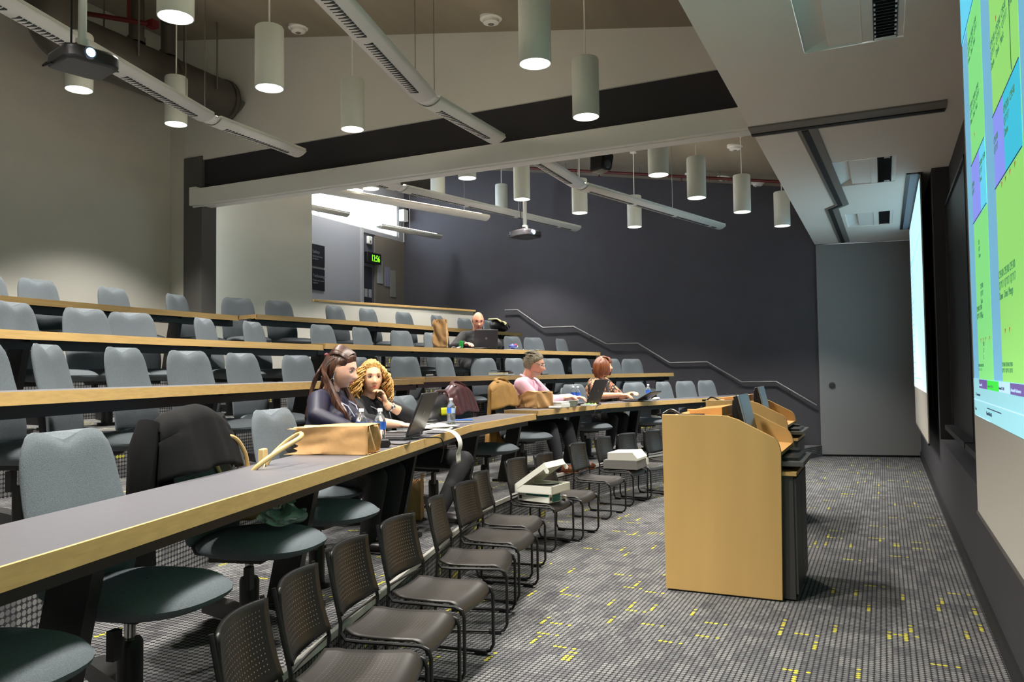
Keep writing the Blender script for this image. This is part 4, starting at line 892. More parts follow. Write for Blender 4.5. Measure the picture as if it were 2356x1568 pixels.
t = thing('salad_tray', 'white tray with green leaves under the man\'s hands', 'tray', (-3.42, 9.55, 1.163)); obj('tray', MB().box((0, 0, .010), (.15, .22, .018)), BOX, t, bevel=.004)
mb = MB(); [mb.ell((R_.uniform(-.05, .05), R_.uniform(-.08, .08), .025), (.02, .025, .01)) for _ in range(9)]; obj('leaves', mb, M('salad_green', (90, 130, 60), .6), t)
t = thing('tissue', 'crumpled white tissue by the lone bottle past the auburn woman', 'tissue', (-3.12, 11.74, 1.163)); obj('crumpled_sheet', MB().ell((0, 0, .02), (.05, .09, .02)).ell((.0, -.12, .014), (.04, .05, .014)), PPR, t)
# second row: binders; third row: notebook pile and papers
t = thing('book_stack', 'ring binder and magazines piled on the second desk behind the pink shirted man', 'books', (-5.07, 10.42, 1.562), rad(12))
for i, (dx, dy, w_, l_, h_, c_) in enumerate(((0, 0, .24, .62, .012, (206, 206, 200)), (.01, .12, .2, .34, .03, (52, 52, 60)), (-.01, -.12, .22, .30, .022, (190, 186, 150)), (0, .16, .18, .3, .012, (150, 70, 70)), (0, -.02, .21, .5, .006, (30, 32, 48)))):
    obj('magazine' if i != 1 else 'ring_binder', MB().box((dx, dy, .008+[0, .012, .013, .040, .056][i]+h_/2), (w_, l_, h_), rz=[0, .06, -.08, .12, .03][i]), M('cover_%d' % i, c_, .4), t, smooth=False)
t['name_hint'] = ''; del t['name_hint']
t = thing('notebook', 'black notebook on the second desk right behind the man\'s face', 'notebook', (-4.85, 11.30, 1.562), rad(5)); obj('cover', MB().box((0, 0, .012), (.2, .30, .02)), BLACKP, t, bevel=.003); obj('spiral', MB().tube([(.1, -.14+.02*i, .012+.012*(i % 2)) for i in range(15)], .004, 5), GREYM, t)
t = thing('spiral_notebook', 'white spiral notebook on the third desk row, right of the bald man', 'notebook', (-5.50, 11.75, 1.963), rad(-12)); obj('pages', MB().box((0, 0, .012), (.2, .30, .016)), PPR, t, smooth=False)
mb = MB(); [mb.tube([(.1, -.13+.03*i, .005), (.112, -.13+.03*i, .018), (.1, -.13+.03*i, .026)], .004, 5) for i in range(9)]; obj('spiral', mb, BLACKM, t)
t = thing('snack_bag', 'crumpled blue and red snack packet on the white spiral notebook', 'packet', (-5.53, 11.80, 1.985), rad(20)); obj('packet', MB().ell((0, 0, .045), (.07, .13, .045)), M('packet_blue', (60, 70, 140), .3, noise=(18, .5)), t, remesh=0); obj('red_print', MB().ell((.045, -.02, .065), (.03, .05, .025)), M('packet_red', (190, 40, 50), .35), t); obj('white_print', MB().ell((.04, .08, .05), (.035, .04, .03)), PPR, t)
sheet('loose_papers', 'white sheets near the end of the third desk row', 'papers', (-5.30, 12.10, 1.963), rad(-10), .22, .26, n=2)
sheet('loose_papers', 'bright white papers between the green can and the laptop lid', 'papers', (-5.58, 10.52, 1.963), rad(-30), .22, .26, n=2)
sheet('napkin', 'white napkins beside the upright paper bag', 'napkin', (-5.68, 10.15, 1.963), rad(20), .12, .14, n=2, wave=.010)
# topmost row: carry bag
t = thing('shoulder_bag', 'black shoulder bag with cream cloth on top, end of the topmost desk', 'bag', (-6.70, 13.62, 2.40), rad(8))
obj('bag_body', MB().ell((0, 0, .10), (.15, .30, .105)).ell((0, .22, .07), (.12, .24, .075)).ell((0, -.12, .12), (.13, .16, .10)), M('bag_black_nylon', (24, 22, 24), .5, noise=(12, .4)), t, remesh=.02, smoothit=4)
obj('cream_cloth', MB().grid(lambda u, v: V((-.10+.26*u, -.30+.52*v, .215+.02*math.sin(9*v)-.30*max(0, u-.62)**1.5-.04*v)), 12, 14), M('cream_cloth', (196, 186, 140), .9), t, solid=.01)
obj('strap', MB().tube([(.1, -.28, .10), (.16, -.1, .07), (.15, .12, .16), (.13, .34, .08), (.05, .46, .04)], .014, 8, flat=.4), BLACKP, t)
# ------------------------------------------------------------------ coats and bags on the front row chairs
def coat(label, k, row, mat_, w_=.31, front=.50, back=.62, seed=1, sleeves=True, lift=.03, collar=True):
    x, y, tw = CH[row][k]; a = facing(row, y) + rad(-tw); f = V((math.cos(a), math.sin(a))); r = random.Random(seed)
    t = thing('coat', label, 'coat', (x + f.x*.29, y + f.y*.29, .4 + TOPZ[row]-1.14 + .001), a)
    ph = [r.uniform(0, 6) for _ in range(6)]
    def pt(u, v, off=0.):
        s = (u-.5)*2; L = front + .13 + back; d = v*L
        fold = .016*math.sin(s*9+ph[0]+v*3) + .010*math.sin(s*17+ph[1]-v*5)
        if d < front: q = d/front; X = -.165 - .09*q + fold*(1-q*.6)*.5; Z = 1.015+lift-front*(1-q)
        elif d < front+.13: q = (d-front)/.13; X = -.255 - .13*q; Z = 1.015 + lift + .035*math.sin(math.pi*q)
        else: q = (d-front-.13)/back; X = -.385 - .03*q + fold*q; Z = 1.015+lift-back*q
        wv = w_*(.80+.25*abs(v-.45)*2) ; Z -= .10*abs(s)**3*(1 if .2 < v < .8 else .4)
        X += (-.27-X)*abs(s)**6*.9
        return V((X + .03*s*s*(1-abs(s)), s*wv, max(Z, .04) + .008*math.sin(s*6+ph[2])))
    obj('drape', MB().grid(pt, 30, 44), mat_, t, solid=.022, smoothit=2)
    if sleeves:
        for s in (-1, 1):
            obj('sleeve', MB().tube([(-.34, s*w_*.8, 1.0), (-.33, s*w_*1.0, .88), (-.33, s*w_*1.03, .70), (-.33, s*w_*1.0, .48), (-.32, s*w_*.98, .36)], [.05, .065, .062, .055, .05], 12), mat_, t, smoothit=1)
    if collar: obj('collar', MB().tube([(-.27, -.13, 1.03+lift), (-.33, -.09, 1.065+lift), (-.345, 0, 1.075+lift), (-.33, .09, 1.065+lift), (-.27, .13, 1.03+lift)], [.02, .028, .03, .028, .02], 8, flat=.6), mat_, t)
    return t
t = coat('black coat draped over the front row chair next to the tan handbag', 2, '1N', M('black_wool', (9, 9, 10), .9, noise=(40, .2), spec=.2), .33, .25, .60, 2, lift=.0, collar=False)
coat('maroon leather coat draped over the chair behind the black yellow-striped bag', 7, '1N', M('maroon_leather', (66, 34, 36), .38, noise=(10, .25)), .34, .25, .60, 4)
coat('tan suede coat draped over the chair beside the pink shirted man', 0, '1F', M('tan_suede', (150, 113, 56), .85, noise=(12, .14)), .30, .27, .75, 6, sleeves=False)
# tan handbag and dark sleeve on the coat chair's seat
HB = M('cream_leather', (190, 164, 112), .4)
t = thing('handbag', 'cream leather handbag with looped handles beside the black coat', 'handbag', (-2.93, 3.07, .895), rad(20))
obj('bag_body', MB().prism([(-.10, 0), (.10, 0), (.075, .22), (-.075, .22)], -.17, .17, axis=1), HB, t, bevel=.03, seg=4)
T_ = spl
obj('handle', MB().tube(T_([(.05, -.12, .20), (.10, -.13, .26), (.19, -.06, .335), (.25, .05, .385), (.22, .13, .40), (.15, .13, .36), (.08, .08, .28), (.05, .05, .20)]), .0125, 9), HB, t)
obj('handle', MB().tube(T_([(-.06, -.13, .18), (-.09, -.16, .27), (-.11, -.155, .35), (-.10, -.10, .405), (-.07, .0, .39), (-.05, .07, .31), (-.05, .11, .22)]), .0105, 8), HB, t)
obj('handle_tab', MB().prism([(.03, .16), (.075, .16), (.065, .33), (.035, .33)], .035, .09, axis=1), HB, t, bevel=.006)
obj('buckle', MB().tube([(.085, -.02, .23), (.085, .0, .26), (.085, .02, .23), (.085, 0, .20)], .006, 6, closed=True).ell((.085, -.10, .21), (.008, .012, .012)), M('brass', (190, 160, 90), .3, .8), t)
t = thing('laptop_sleeve', 'dark grey padded sleeve leaning beside the black coat, behind the handbag', 'sleeve', (-3.06, 3.06, .895), rad(10)); obj('pad', MB().prism([(-.03, 0), (.03, 0), (-.03, .36), (-.09, .36)], -.17, .17, axis=1), M('sleeve_grey', (62, 64, 66), .7), t, bevel=.012)
obj('ring_clip', MB().tube([(.02+.0*math.cos(a), .07+.028*math.cos(a), .20+.028*math.sin(a)) for a in [k*math.pi/8 for k in range(16)]], .008, 6, closed=True), BLACKP, t); obj('pocket', MB().prism([(.03, .0), (.05, .0), (.02, .18), (.0, .18)], -.165, .165, axis=1), M('sleeve_dark', (34, 32, 32), .7), t)
t = thing('backpack', 'black bag with a bright yellow reflective stripe by the maroon coat', 'bag', (-4.06, 6.86, .892), rad(8))
obj('bag_body', MB().ell((0, 0, .22), (.15, .34, .22)).ell((0, 0, .36), (.12, .28, .16)), M('bag_black_nylon', (24, 22, 24), .5, noise=(12, .4)), t, remesh=.02, smoothit=4)
YEL = M('reflective_yellow', (205, 205, 30), .4); 
obj('stripe', MB().grid(lambda u, v: V((.12+.03*math.cos((u-.5)*2.6), -.21+.17*u, .30+.075*v)), 10, 3), YEL, t, solid=.012); obj('stripe', MB().grid(lambda u, v: V((.135+.018*math.cos((u-.2)*2.6), .0+.23*u, .30+.075*v)), 10, 3), YEL, t, solid=.012)
obj('strap', MB().tube([(.12, -.02, .46), (.165, -.02, .37), (.16, -.02, .28), (.13, -.02, .16)], .018, 8, flat=.4).tube([(.0, -.2, .48), (.03, -.1, .53), (.03, .1, .53), (.0, .2, .48)], .016, 8), M('bag_strap', (54, 30, 30), .6), t)
t = thing('plastic_bag', 'clear crinkled plastic bag lying on a seat under the front desk', 'plastic bag', (-2.60, 2.95, .892), rad(15)); t.scale = (.85, .85, .62); r5 = random.Random(5)
mb = MB().ell((0, 0, .075), (.12, .15, .075), nu=26, nv=16)
for i, p in enumerate(mb.v): mb.v[i] = V((p.x*(1+.16*math.sin(p.y*60)), p.y*(1+.12*math.sin(p.z*70+p.x*30)), max(.002, p.z*(1+.22*math.sin(p.x*44+p.y*31)))))
obj('film', mb, M('clear_film', (190, 220, 205), .12, trans=.85, spec=.6), t); obj('knot', MB().tube([(0, 0, .13), (.02, .02, .17), (.05, .0, .19)], [.02, .012, .03], 8), M('clear_film', (190, 220, 205), .12, trans=.85, spec=.6), t)
# ------------------------------------------------------------------ boxes on the stacking chairs
def chair_top(i, lx=0, ly=0):
    x, y, a = SL[i]; a = rad(a); f = V((math.cos(a), math.sin(a))); n = V((-f.y, f.x)); p = V((x, y)) + f*(.28+lx) + n*ly; return (p.x, p.y, .414), a
WBX = M('white_carton', (226, 226, 214), .7); WBI = M('carton_inside', (176, 178, 174), .8, noise=(20, .06))
p, a = chair_top(7, .05, -.02); p = (p[0], p[1], p[2]+.012)
t = thing('small_carton', 'small white and teal carton at the bottom of the pile on a stacking chair', 'box', p, a-.25); obj('carton', MB().span((-.20, -.15, 0), (.16, .02, .075)), WBX, t, bevel=.003)
obj('teal_print', MB().span((.161, -.10, .006), (.1625, .018, .07)).span((-.10, -.1515, .055), (.16, -.1503, .075)).span((.0, -.145, .0752), (.155, .015, .0765)), M('teal_ink', (24, 110, 100), .5), t, smooth=False); obj('black_mark', MB().span((-.18, -.152, .02), (-.15, -.1505, .05)).span((.1615, -.135, .022), (.163, -.11, .05)), BLACKP, t, smooth=False)
t = thing('open_carton', 'open white mailing carton with raised lid on top of the small carton', 'box', (p[0], p[1], p[2]+.0785), a-.1)
mb = MB().span((-.25, -.21, 0), (.20, .21, .008)).span((-.25, -.21, 0), (.20, -.20, .085)).span((-.25, .20, 0), (.20, .21, .085)).span((.19, -.21, 0), (.20, .21, .085)).span((-.25, -.21, 0), (-.24, .21, .085)); obj('carton', mb, WBX, t, smooth=False)
T = Matrix.Translation((-.24, 0, .085)) @ Matrix.Rotation(rad(-34), 4, 'Y')
lid = obj('lid', MB().span((0, -.21, .0), (.43, .21, .006)).span((0, -.212, -.05), (.43, -.206, .006)).span((0, .206, -.05), (.43, .212, .006)).span((.425, -.21, -.06), (.431, .21, .006)).xf(T), WBX, t, smooth=False)
obj('lid_flap', MB().prism([(.39, -.055), (.43, -.055), (.435, -.10), (.415, -.115), (.39, -.10)], -.222, -.216, axis=1).xf(T), WBX, lid, smooth=False); obj('lid_flap', MB().prism([(.39, -.055), (.43, -.055), (.435, -.10), (.415, -.115), (.39, -.10)], .216, .222, axis=1).xf(T), WBX, lid, smooth=False)
t.scale = (.86, .86, .86)
obj('packing', MB().box((-.02, 0, .04), (.36, .34, .05)), WBI, t, bevel=.01); obj('cable_bits', MB().tube([(-.1, -.1, .07), (0, -.05, .075), (.06, .05, .07), (.12, .1, .075)], .006, 6), BLACKP, t)
p, a = chair_top(10, .05, .0); p = (p[0], p[1], p[2]+.018)
t = thing('closed_carton', 'closed white carton with slanted lid on a stacking chair near the lectern', 'box', p, a+.1)
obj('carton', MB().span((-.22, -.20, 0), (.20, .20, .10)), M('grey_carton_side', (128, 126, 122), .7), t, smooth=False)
obj('lid', MB().prism([(-.17, .101), (.205, .101), (.205, .13), (.14, .205), (-.17, .19)], -.19, .21, axis=1), WBX, t, bevel=.004); obj('lid_flap', MB().tube([(.19, .215, .06), (.21, .215, .06)], [.045, .045], 16), WBX, t)
t = thing('white_adapter', 'tiny white adapter cube on the seat beside the teal carton', 'adapter', chair_top(7, .17, .165)[0]); obj('cube_body', MB().box((0, 0, .018), (.035, .035, .034)), WBX, t, bevel=.004); obj('prong', MB().box((.024, 0, .018), (.012, .012, .006)), CHROME, t)
# ------------------------------------------------------------------ people
def ico_sphere(sub=5):
    bm = bmesh.new(); bmesh.ops.create_icosphere(bm, subdivisions=sub, radius=1); vs = [v.co.copy() for v in bm.verts]; fs = [tuple(v.index for v in f.verts) for f in bm.faces]; bm.free(); return vs, fs
ICO = ico_sphere(5)
G = lambda x, s: math.exp(-(x/s)**2)
def head_pt(n, grow=0., male=False):
    """unit direction -> head surface (x forward, y left, z up), about 0.23 m tall, origin near the ears"""
    x, y, z = n
    p = V((x*.098, y*.076, z*.118))
    if x < 0: p.x *= 1.02; p.z += .004*x*x
    if z < 0:
        t = -z; p.y *= 1 - .30*t**1.6; p.x = p.x*(1-.10*t) + .016*t*max(0, x+.4)
        if x < .1: p.x += .045*t*t*(.1-x)*.9; p.z *= 1-.10*max(0, -x)*t
    if x > 0:
        zz, yy = p.z, p.y; f = min(1, x*1.6)
        p.x -= .010*f*(G(zz-.012, .016))*(G(abs(yy)-.031, .016))                    # eye sockets
        p.x += .005*f*G(zz-.034, .010)*G(yy, .045)                                     # brow
        if -.042 < zz < .026: q = (.026-zz)/.052; p.x += f*(.030 if not male else .033)*min(1, q)**1.25*G(yy, .0085+.0065*max(0, q))*(1 if zz > -.030 else max(0, (zz+.042)/.012))
        p.x += .006*f*G(zz+.058, .010)*G(yy, .024)                                     # lips
        p.x -= .004*f*G(zz+.072, .006)*G(yy, .02)
        p.x += .009*f*G(zz+.098, .016)*G(yy, .022)                                     # chin
        p.x += .004*f*G(zz+.018, .02)*G(abs(yy)-.045, .02)                             # cheeks
    if grow: p += p.normalized()*grow
    return p
def frame(yaw, pitch=0., roll=0.):
    return (Matrix.Rotation(yaw, 4, 'Z') @ Matrix.Rotation(-pitch, 4, 'Y') @ Matrix.Rotation(roll, 4, 'X'))
def ik(S, W, l1, l2, pole):
    d = W-S; L = min(d.length, (l1+l2)*.995); u = d.normalized(); a = (l1*l1 - l2*l2 + L*L)/(2*L); h = math.sqrt(max(1e-6, l1*l1-a*a))
    q = pole - u*pole.dot(u); return S + u*a + q.normalized()*h
def hand(mb, W, dv, pn, side, s, curl=.5, spread=.06):
    """wrist W, direction dv, palm normal pn (the way the fingers curl), side +1 = thumb on the dv x pn side"""
    dv = dv.normalized(); pn = (pn - dv*pn.dot(dv)).normalized(); sd = dv.cross(pn).normalized()*side; k = s
    B = Matrix((dv, sd, pn)).transposed()
    mb.cap(W - dv*.02*k, .024*k, W + dv*.015*k, .025*k, 10)
    mb.ell(W + dv*.052*k, (.050*k, .040*k, .017*k), B, 14, 8)
    for i, (o_, l) in enumerate(((.030, .070), (.010, .078), (-.011, .072), (-.031, .056))):
        p = W + dv*.086*k + sd*o_*k; a = .25 + curl*.3; dd = dv + sd*o_*spread*8; r0 = .0092*k
        for j, fr in enumerate((.42, .32, .26)):
            c = dd*math.cos(a) + pn*math.sin(a); q = p + c.normalized()*l*fr*k; mb.cap(p, r0, q, r0*.90, 8); p = q; r0 *= .92; a += curl*(.75 + .1*i)
    p = W + dv*.028*k + sd*.030*k; q = p + (dv*.55 + sd*.75 + pn*.35).normalized()*.040*k; mb.cap(p, .0135*k, q, .0115*k, 8)
    q2 = q + (dv*.9 + sd*.25 + pn*.45).normalized()*.032*k; mb.cap(q, .0115*k, q2, .0095*k, 8)
def person(label, head, hyaw, hpitch, pelvis, byaw, s, Rw, Lw, skin, shirt, trousers, feet=None, knees=None, male=False, sleeve=1.0, hroll=0., Rpole=(0, 0, -1), Lpole=(0, 0, -1), Rh=None, Lh=None, shoes=(20, 18, 18), lean=0., bust=True, curl=(.45, .45)):
    head, pelvis = V(head), V(pelvis); t = thing('person', label, 'person', (pelvis.x, pelvis.y, pelvis.z))
    inv = Matrix.Translation(-pelvis)
    F = V((math.cos(byaw), math.sin(byaw), 0)); Lf = V((-F.y, F.x, 0)); Z = V((0, 0, 1))
    H = Matrix.Translation(head) @ frame(hyaw, hpitch, hroll) @ Matrix.Scale(s, 4)
    neck = H @ V((-.022, 0, -.075)); nb = neck - Z*.075*s - F*.030*s + (pelvis-head)*.02
    sh = nb - Z*.045*s; chest = pelvis.lerp(sh, .70) + F*.012*s - F*lean*.5; waist = pelvis.lerp(sh, .33) - F*lean
    hw = (.185 if male else .165)*s
    SR, SLf = sh - Lf*hw, sh + Lf*hw
    spine = [(pelvis, .128, .175, .12), (waist, .112, .150, .13), (pelvis.lerp(sh, .52)-F*lean*.7, .118, .155, .12), (chest, .125, .168, .13), (pelvis.lerp(sh, .90), .105, .150, .09)]
    def torso(mb, g):
        up_ = (sh-pelvis).normalized(); fx = (F - up_*F.dot(up_)).normalized(); B = Matrix((fx, up_.cross(fx), up_)).transposed()
        for c, a, b_, h in spine: mb.ell(c, ((a+g)*s, (b_*(1.06 if male else .98)+g)*s, (h+g)*s), B, 18, 12)
        for S_ in (SR, SLf): mb.cap(sh + (S_-sh)*.3, (.066+g)*s, S_, (.056+g)*s, 12)
        if bust:
            for q in (-1, 1): mb.ell(chest + fx*.085*s + Lf*q*.072*s + up_*.0*s, ((.062+g)*s,)*3, B, 12, 8)
    l1, l2 = .285*s, .255*s
    arms = []
    for S_, W, po in ((SR, V(Rw), V(Rpole)), (SLf, V(Lw), V(Lpole))):
        if (W-S_).length > (l1+l2)*.99: k = (W-S_).length/((l1+l2)*.99); a1, a2 = l1*k, l2*k
        else: a1, a2 = l1, l2
        arms.append((S_, ik(S_, W, a1, a2, po), W))
    HR, HL = pelvis - Lf*.09*s - Z*.02*s, pelvis + Lf*.09*s - Z*.02*s
    if knees is None: knees = [h + F*.42*s - Z*.055*s + Lf*q*.06*s for h, q in ((HR, -1), (HL, 1))]
    else: knees = [V(k) for k in knees]
    if feet is None: feet = [V((k.x, k.y, pelvis.z-.53)) - F*.06*s for k in knees]
    else: feet = [V(f) for f in feet]
    def legs(mb, g):
        for h, k, f in ((HR, knees[0], feet[0]), (HL, knees[1], feet[1])):
            mb.cap(h, (.088+g)*s, k, (.060+g)*s, 14); mb.cap(k, (.060+g)*s, k.lerp(f, .35), (.058+g)*s, 12); mb.cap(k.lerp(f, .3), (.058+g)*s, f, (.040+g)*s, 12)
        mb.ell(pelvis - Z*.01*s, ((.135+g)*s, (.182+g)*s, (.115+g)*s), Matrix.Rotation(byaw, 3, 'Z'), 18, 12)
    # ---- the body: one continuous surface
    mb = MB(); n0 = len(mb.v); mb.add([head_pt(v, male=male) for v in ICO[0]], ICO[1])
    for q in (-1, 1):
        mb.ell((-.008, q*.074, .002), (.019, .008, .031), Matrix.Rotation(.25, 3, 'Y'), 12, 8)
    mb.xf(H, n0); mb.cap(H @ V((-.026, 0, -.05)), (.054 if male else .046)*s, nb, (.062 if male else .054)*s, 14)
    torso(mb, 0); legs(mb, -.004)
    for (S_, E_, W), hd, sdn, cu in zip(arms, (Rh, Lh), (1, -1), curl):
        mb.cap(S_, .052*s, E_, .040*s, 12); mb.cap(E_, .040*s, E_.lerp(W, .4), .040*s, 12); mb.cap(E_.lerp(W, .35), .040*s, W, .027*s, 12)
        dv, pn = (V(hd[0]), V(hd[1])) if hd else ((W-E_).normalized() + V((0, 0, -.05)), V((0, 0, -1)))
        hand(mb, W, dv, pn, sdn, s, cu)
    SK = M('skin_%d_%d' % (skin[0], skin[2]), skin, .5, noise=(30, .03))
    body = obj('body', mb.xf(inv), SK, t, remesh=.0055*s, smoothit=2)
    # ---- clothes
    def sleeves(mb, g, upto):
        for S_, E_, W in arms:
            mb.cap(S_, (.058+g)*s, E_, (.046+g)*s, 14)
            if upto > 1: mb.cap(E_, (.046+g)*s, E_.lerp(W, upto-1), (.036+g)*s, 14)
    mb = MB(); torso(mb, .014); 
    if sleeve <= 1:
        for S_, E_, W in arms: mb.cap(S_, .074*s, S_.lerp(E_, sleeve), .066*s, 14)
    else: sleeves(mb, .012, sleeve)
    top = obj('top', mb.xf(inv), shirt, t, remesh=.011, smoothit=5)
    mb = MB(); legs(mb, .010); obj('trousers', mb.xf(inv), trousers, t, remesh=.013, smoothit=4)
    SHM = M('shoe_%d_%d' % (shoes[0], shoes[1]), shoes, .35)
    for f in feet:
        mb = MB().ell(f + F*.075*s - Z*.012*s, (.125*s, .045*s, .038*s), Matrix.Rotation(byaw, 3, 'Z'), 16, 10).ell(f - Z*.0*s, (.055*s, .044*s, .055*s), Matrix.Rotation(byaw, 3, 'Z'), 14, 8)
        mb.ell(f + F*.08*s - Z*.040*s, (.122*s, .046*s, .012*s), Matrix.Rotation(byaw, 3, 'Z'), 16, 6); obj('shoe', mb.xf(inv), SHM, t)
    # ---- face
    EW = M('eye_white', (206, 202, 196), .25); EI = M('eye_iris', (54, 48, 44), .15); LP = M('lips_%d' % skin[1], (int(skin[0]*.80), int(skin[1]*.55), int(skin[2]*.58)), .45)
    for q in (-1, 1):
        mb = MB().ell((.0795, q*.031, .012), (.0085, .0155, .0072)); e = obj('eye', mb.xf(inv @ H), EW, t)
        obj('iris', MB().ell((.0862, q*.031+.001, .0115), (.0030, .0066, .0066)).xf(inv @ H), EI, e)
        obj('eyelid', MB().tube([(.0805, q*.0475, .0115), (.0865, q*.040, .0178), (.0890, q*.031, .0195), (.0878, q*.022, .0172), (.084, q*.0155, .012)], .0024, 6).xf(inv @ H), M('eyelid_%d' % skin[0], (int(skin[0]*.55), int(skin[1]*.42), int(skin[2]*.42)), .6), e)
    mb = MB().tube([(.0835, -.021, -.0565), (.0945, -.010, -.0535), (.0965, 0, -.0545), (.0945, .010, -.0535), (.0835, .021, -.0565)], [.0015, .0042, .0045, .0042, .0015], 8).tube([(.084, -.018, -.0595), (.0940, -.008, -.0635), (.0955, 0, -.0645), (.0940, .008, -.0635), (.084, .018, -.0595)], [.0015, .0045, .005, .0045, .0015], 8)
    obj('lips', mb.xf(inv @ H), LP, t)
    t2 = dict(H=inv @ H, inv=inv, F=F, Lf=Lf, sh=sh, nb=nb, chest=chest, arms=arms, s=s, top=top, pelvis=pelvis, t=t)
    return t, t2
def brows(t, q, mat_, th_=.003):
    for k in (-1, 1): obj('eyebrow', MB().tube([(.091, k*.014, .0300), (.0925, k*.026, .0345), (.086, k*.038, .0345), (.076, k*.047, .029)], [th_*.7, th_, th_*.9, th_*.4], 6).xf(q['H']), mat_, t)
def hair_cap(q, mat_, keep, grow, name='hair', extra=None, t=None, jit=.003, seed=1):
    """shell over the scalp where keep(n) > 0"""
    r = random.Random(seed); vs = []; idx = {}; f = []
    for i, n in enumerate(ICO[0]):
        k = keep(n)
        vs.append(head_pt(n, (grow*min(1, max(-.35, k*5)) + jit*math.sin(n.y*60+n.x*23)*math.sin(n.z*17+n.x*41)) if k > -.08 else -.006))
    mb = MB()
    use = [keep(n) > -.07 for n in ICO[0]]
    fs = [fc for fc in ICO[1] if all(use[i] for i in fc)]
    mb.add(vs, fs)
    if extra: extra(mb)
    return obj(name, mb.xf(q['H']), mat_, t)
def lock(mb, pts, r0, r1=.002, n=6):
    # a smooth tapered lock through the points
    P = [V(p) for p in pts]; out = []; k = len(P)
    for i in range(k-1):
        a = P[max(0, i-1)]; b = P[i]; c = P[i+1]; d = P[min(k-1, i+2)]
        for j in range(4):
            u = j/4; out.append(.5*((2*b) + (c-a)*u + (2*a-5*b+4*c-d)*u*u + (3*b-a-3*c+d)*u**3))
    out.append(P[-1]); m_ = len(out)
    mb.tube(out, [r0*(1 if i < m_*.6 else 1-(i-m_*.6)/(m_*.4)*.85)+.0 for i in range(m_)], n)
BLK = M('black_trousers', (16, 16, 19), .85); 
# ---- brunette woman in navy satin
NAVY = M('navy_satin', (15, 13, 36), .5, noise=(7, .3), spec=.3)
skA = (226, 176, 152)
tA, q = person('woman with long half-up brown hair in a navy satin blouse, looking down at the laptop', (-3.55, 4.64, 1.640), rad(14), rad(-17), (-3.62, 4.52, .985), rad(12), 1.13, (-3.13, 4.20, 1.24), (-3.19, 4.50, 1.24), skA, NAVY, BLK, sleeve=1.85, Rpole=(-.6, -.9, .05), Lpole=(-.9, .6, .0))
BRN = M('brown_hair', (70, 43, 30), .38, noise=(45, .7, (1, 1, .2)))
def exA(mb):
    r = random.Random(4)
    for i in range(46):                                   # swept back from the brow to the clasp
        a = -1.25 + 2.5*i/45; y0 = .070*math.sin(a); z0 = .045+.062*math.cos(a)
        lock(mb, [(.062-.02*abs(math.sin(a)), y0*.9, z0+.012), (.0, y0*1.08, z0+.030), (-.06, y0*.9, z0+.018+.012*math.cos(a)), (-.108, y0*.30, .052+.01*math.cos(a*3))], .0075+.002*r.random())
    for i in range(170):                                   # long falling hair, behind and over the near shoulder
        sgn = -1 if i < 112 else 1; u = r.random(); w_ = r.uniform(-.022, .022); L = r.uniform(.30, .44)
        if i % 3 == 0: lock(mb, [(-.100, sgn*.012+w_, .05), (-.115, sgn*(.03+.03*u), -.04), (-.125, sgn*(.05+.03*u), -.13), (-.12+.02*u, sgn*(.07+.03*u), -L*.75), (-.10, sgn*.08, -L*.85)], .0095)
        else: lock(mb, [(-.085+.055*r.random(), sgn*.062, .045+.02*u), (-.062-.02*u, sgn*.084, -.02), (-.045+.035*u, sgn*(.094+.012*u), -.09), (.030+.06*u, sgn*(.086+.045*r.random()), -.19), (.105+.06*u, sgn*(.094+.03*u), -L*.78), (.145+.06*u, sgn*(.075+.03*u), -L)], .0105+.003*u)
hair_cap(q, BRN, lambda n: (n.z*.75 - n.x*.62 + .02 if n.x > -.05 else .5) - (.75 if (abs(n.y) > .55 and n.x > -.02 and n.z < .22) else 0), .014, extra=exA, t=tA)
obj('hair_clasp', MB().ell((-.118, -.008, .060), (.014, .026, .014)).xf(q['H']), M('maroon_clasp', (96, 24, 34), .4), tA); brows(tA, q, BRN)
obj('earring', MB().tube([(-.002+.0*k, -.082-.001*k, -.058+.0) for k in (0, 1)] , .002, 6).tube([(-.002+.0125*math.sin(k*math.pi/8), -.083, -.062-.0125+.0125*math.cos(k*math.pi/8)) for k in range(16)], .0032, 6, closed=True).tube([(-.004, -.078, -.026), (-.003, -.082, -.060)], .0016, 5).xf(q['H']), CHROME, tA)
def lanyard(t, q, mat_, drop=.10, badge=None, w_=.06):
    F, s, nb, ch = q['F'], q['s'], q['nb'], q['chest']; Z = V((0, 0, 1)); mb = MB(); tip = ch + F*.20*s - Z*drop*.55
    for k in (-1, 1): mb.tube([nb - F*.045*s + q['Lf']*k*.055*s + Z*.02, nb + F*.02*s + q['Lf']*k*.075*s - Z*.02, nb.lerp(ch, .5) + F*.150*s + q['Lf']*k*.060*s, ch + F*.195*s + q['Lf']*k*.035*s, tip], .0045, 6)
    obj('lanyard', mb.xf(q['inv']), mat_, t)
    obj('name_badge', MB().box(tip - Z*.04, (.006, .06, .085), rz=math.atan2(F.y, F.x)).xf(q['inv']), badge or M('badge_white', (200, 204, 206), .4), t, smooth=False)
lanyard(tA, q, M('lanyard_silver', (170, 172, 190), .4))
obj('collar', MB().tube([q['inv'] @ (q['nb'] + q['F']*.075*q['s'] + q['Lf']*k*.05 - V((0, 0, .05))) if abs(k) < 2 else q['inv'] @ (q['nb'] - q['F']*.03 + q['Lf']*(k/2)*.082) for k in (1, 2, -2, -1)][:2] + [q['inv'] @ (q['nb'] - q['F']*.06 + V((0, 0, .015)))] + [q['inv'] @ (q['nb'] - q['F']*.03 - q['Lf']*.082), q['inv'] @ (q['nb'] + q['F']*.075*q['s'] - q['Lf']*.05 - V((0, 0, .05)))], [.012, .02, .022, .02, .012], 8, flat=.6), NAVY, tA)
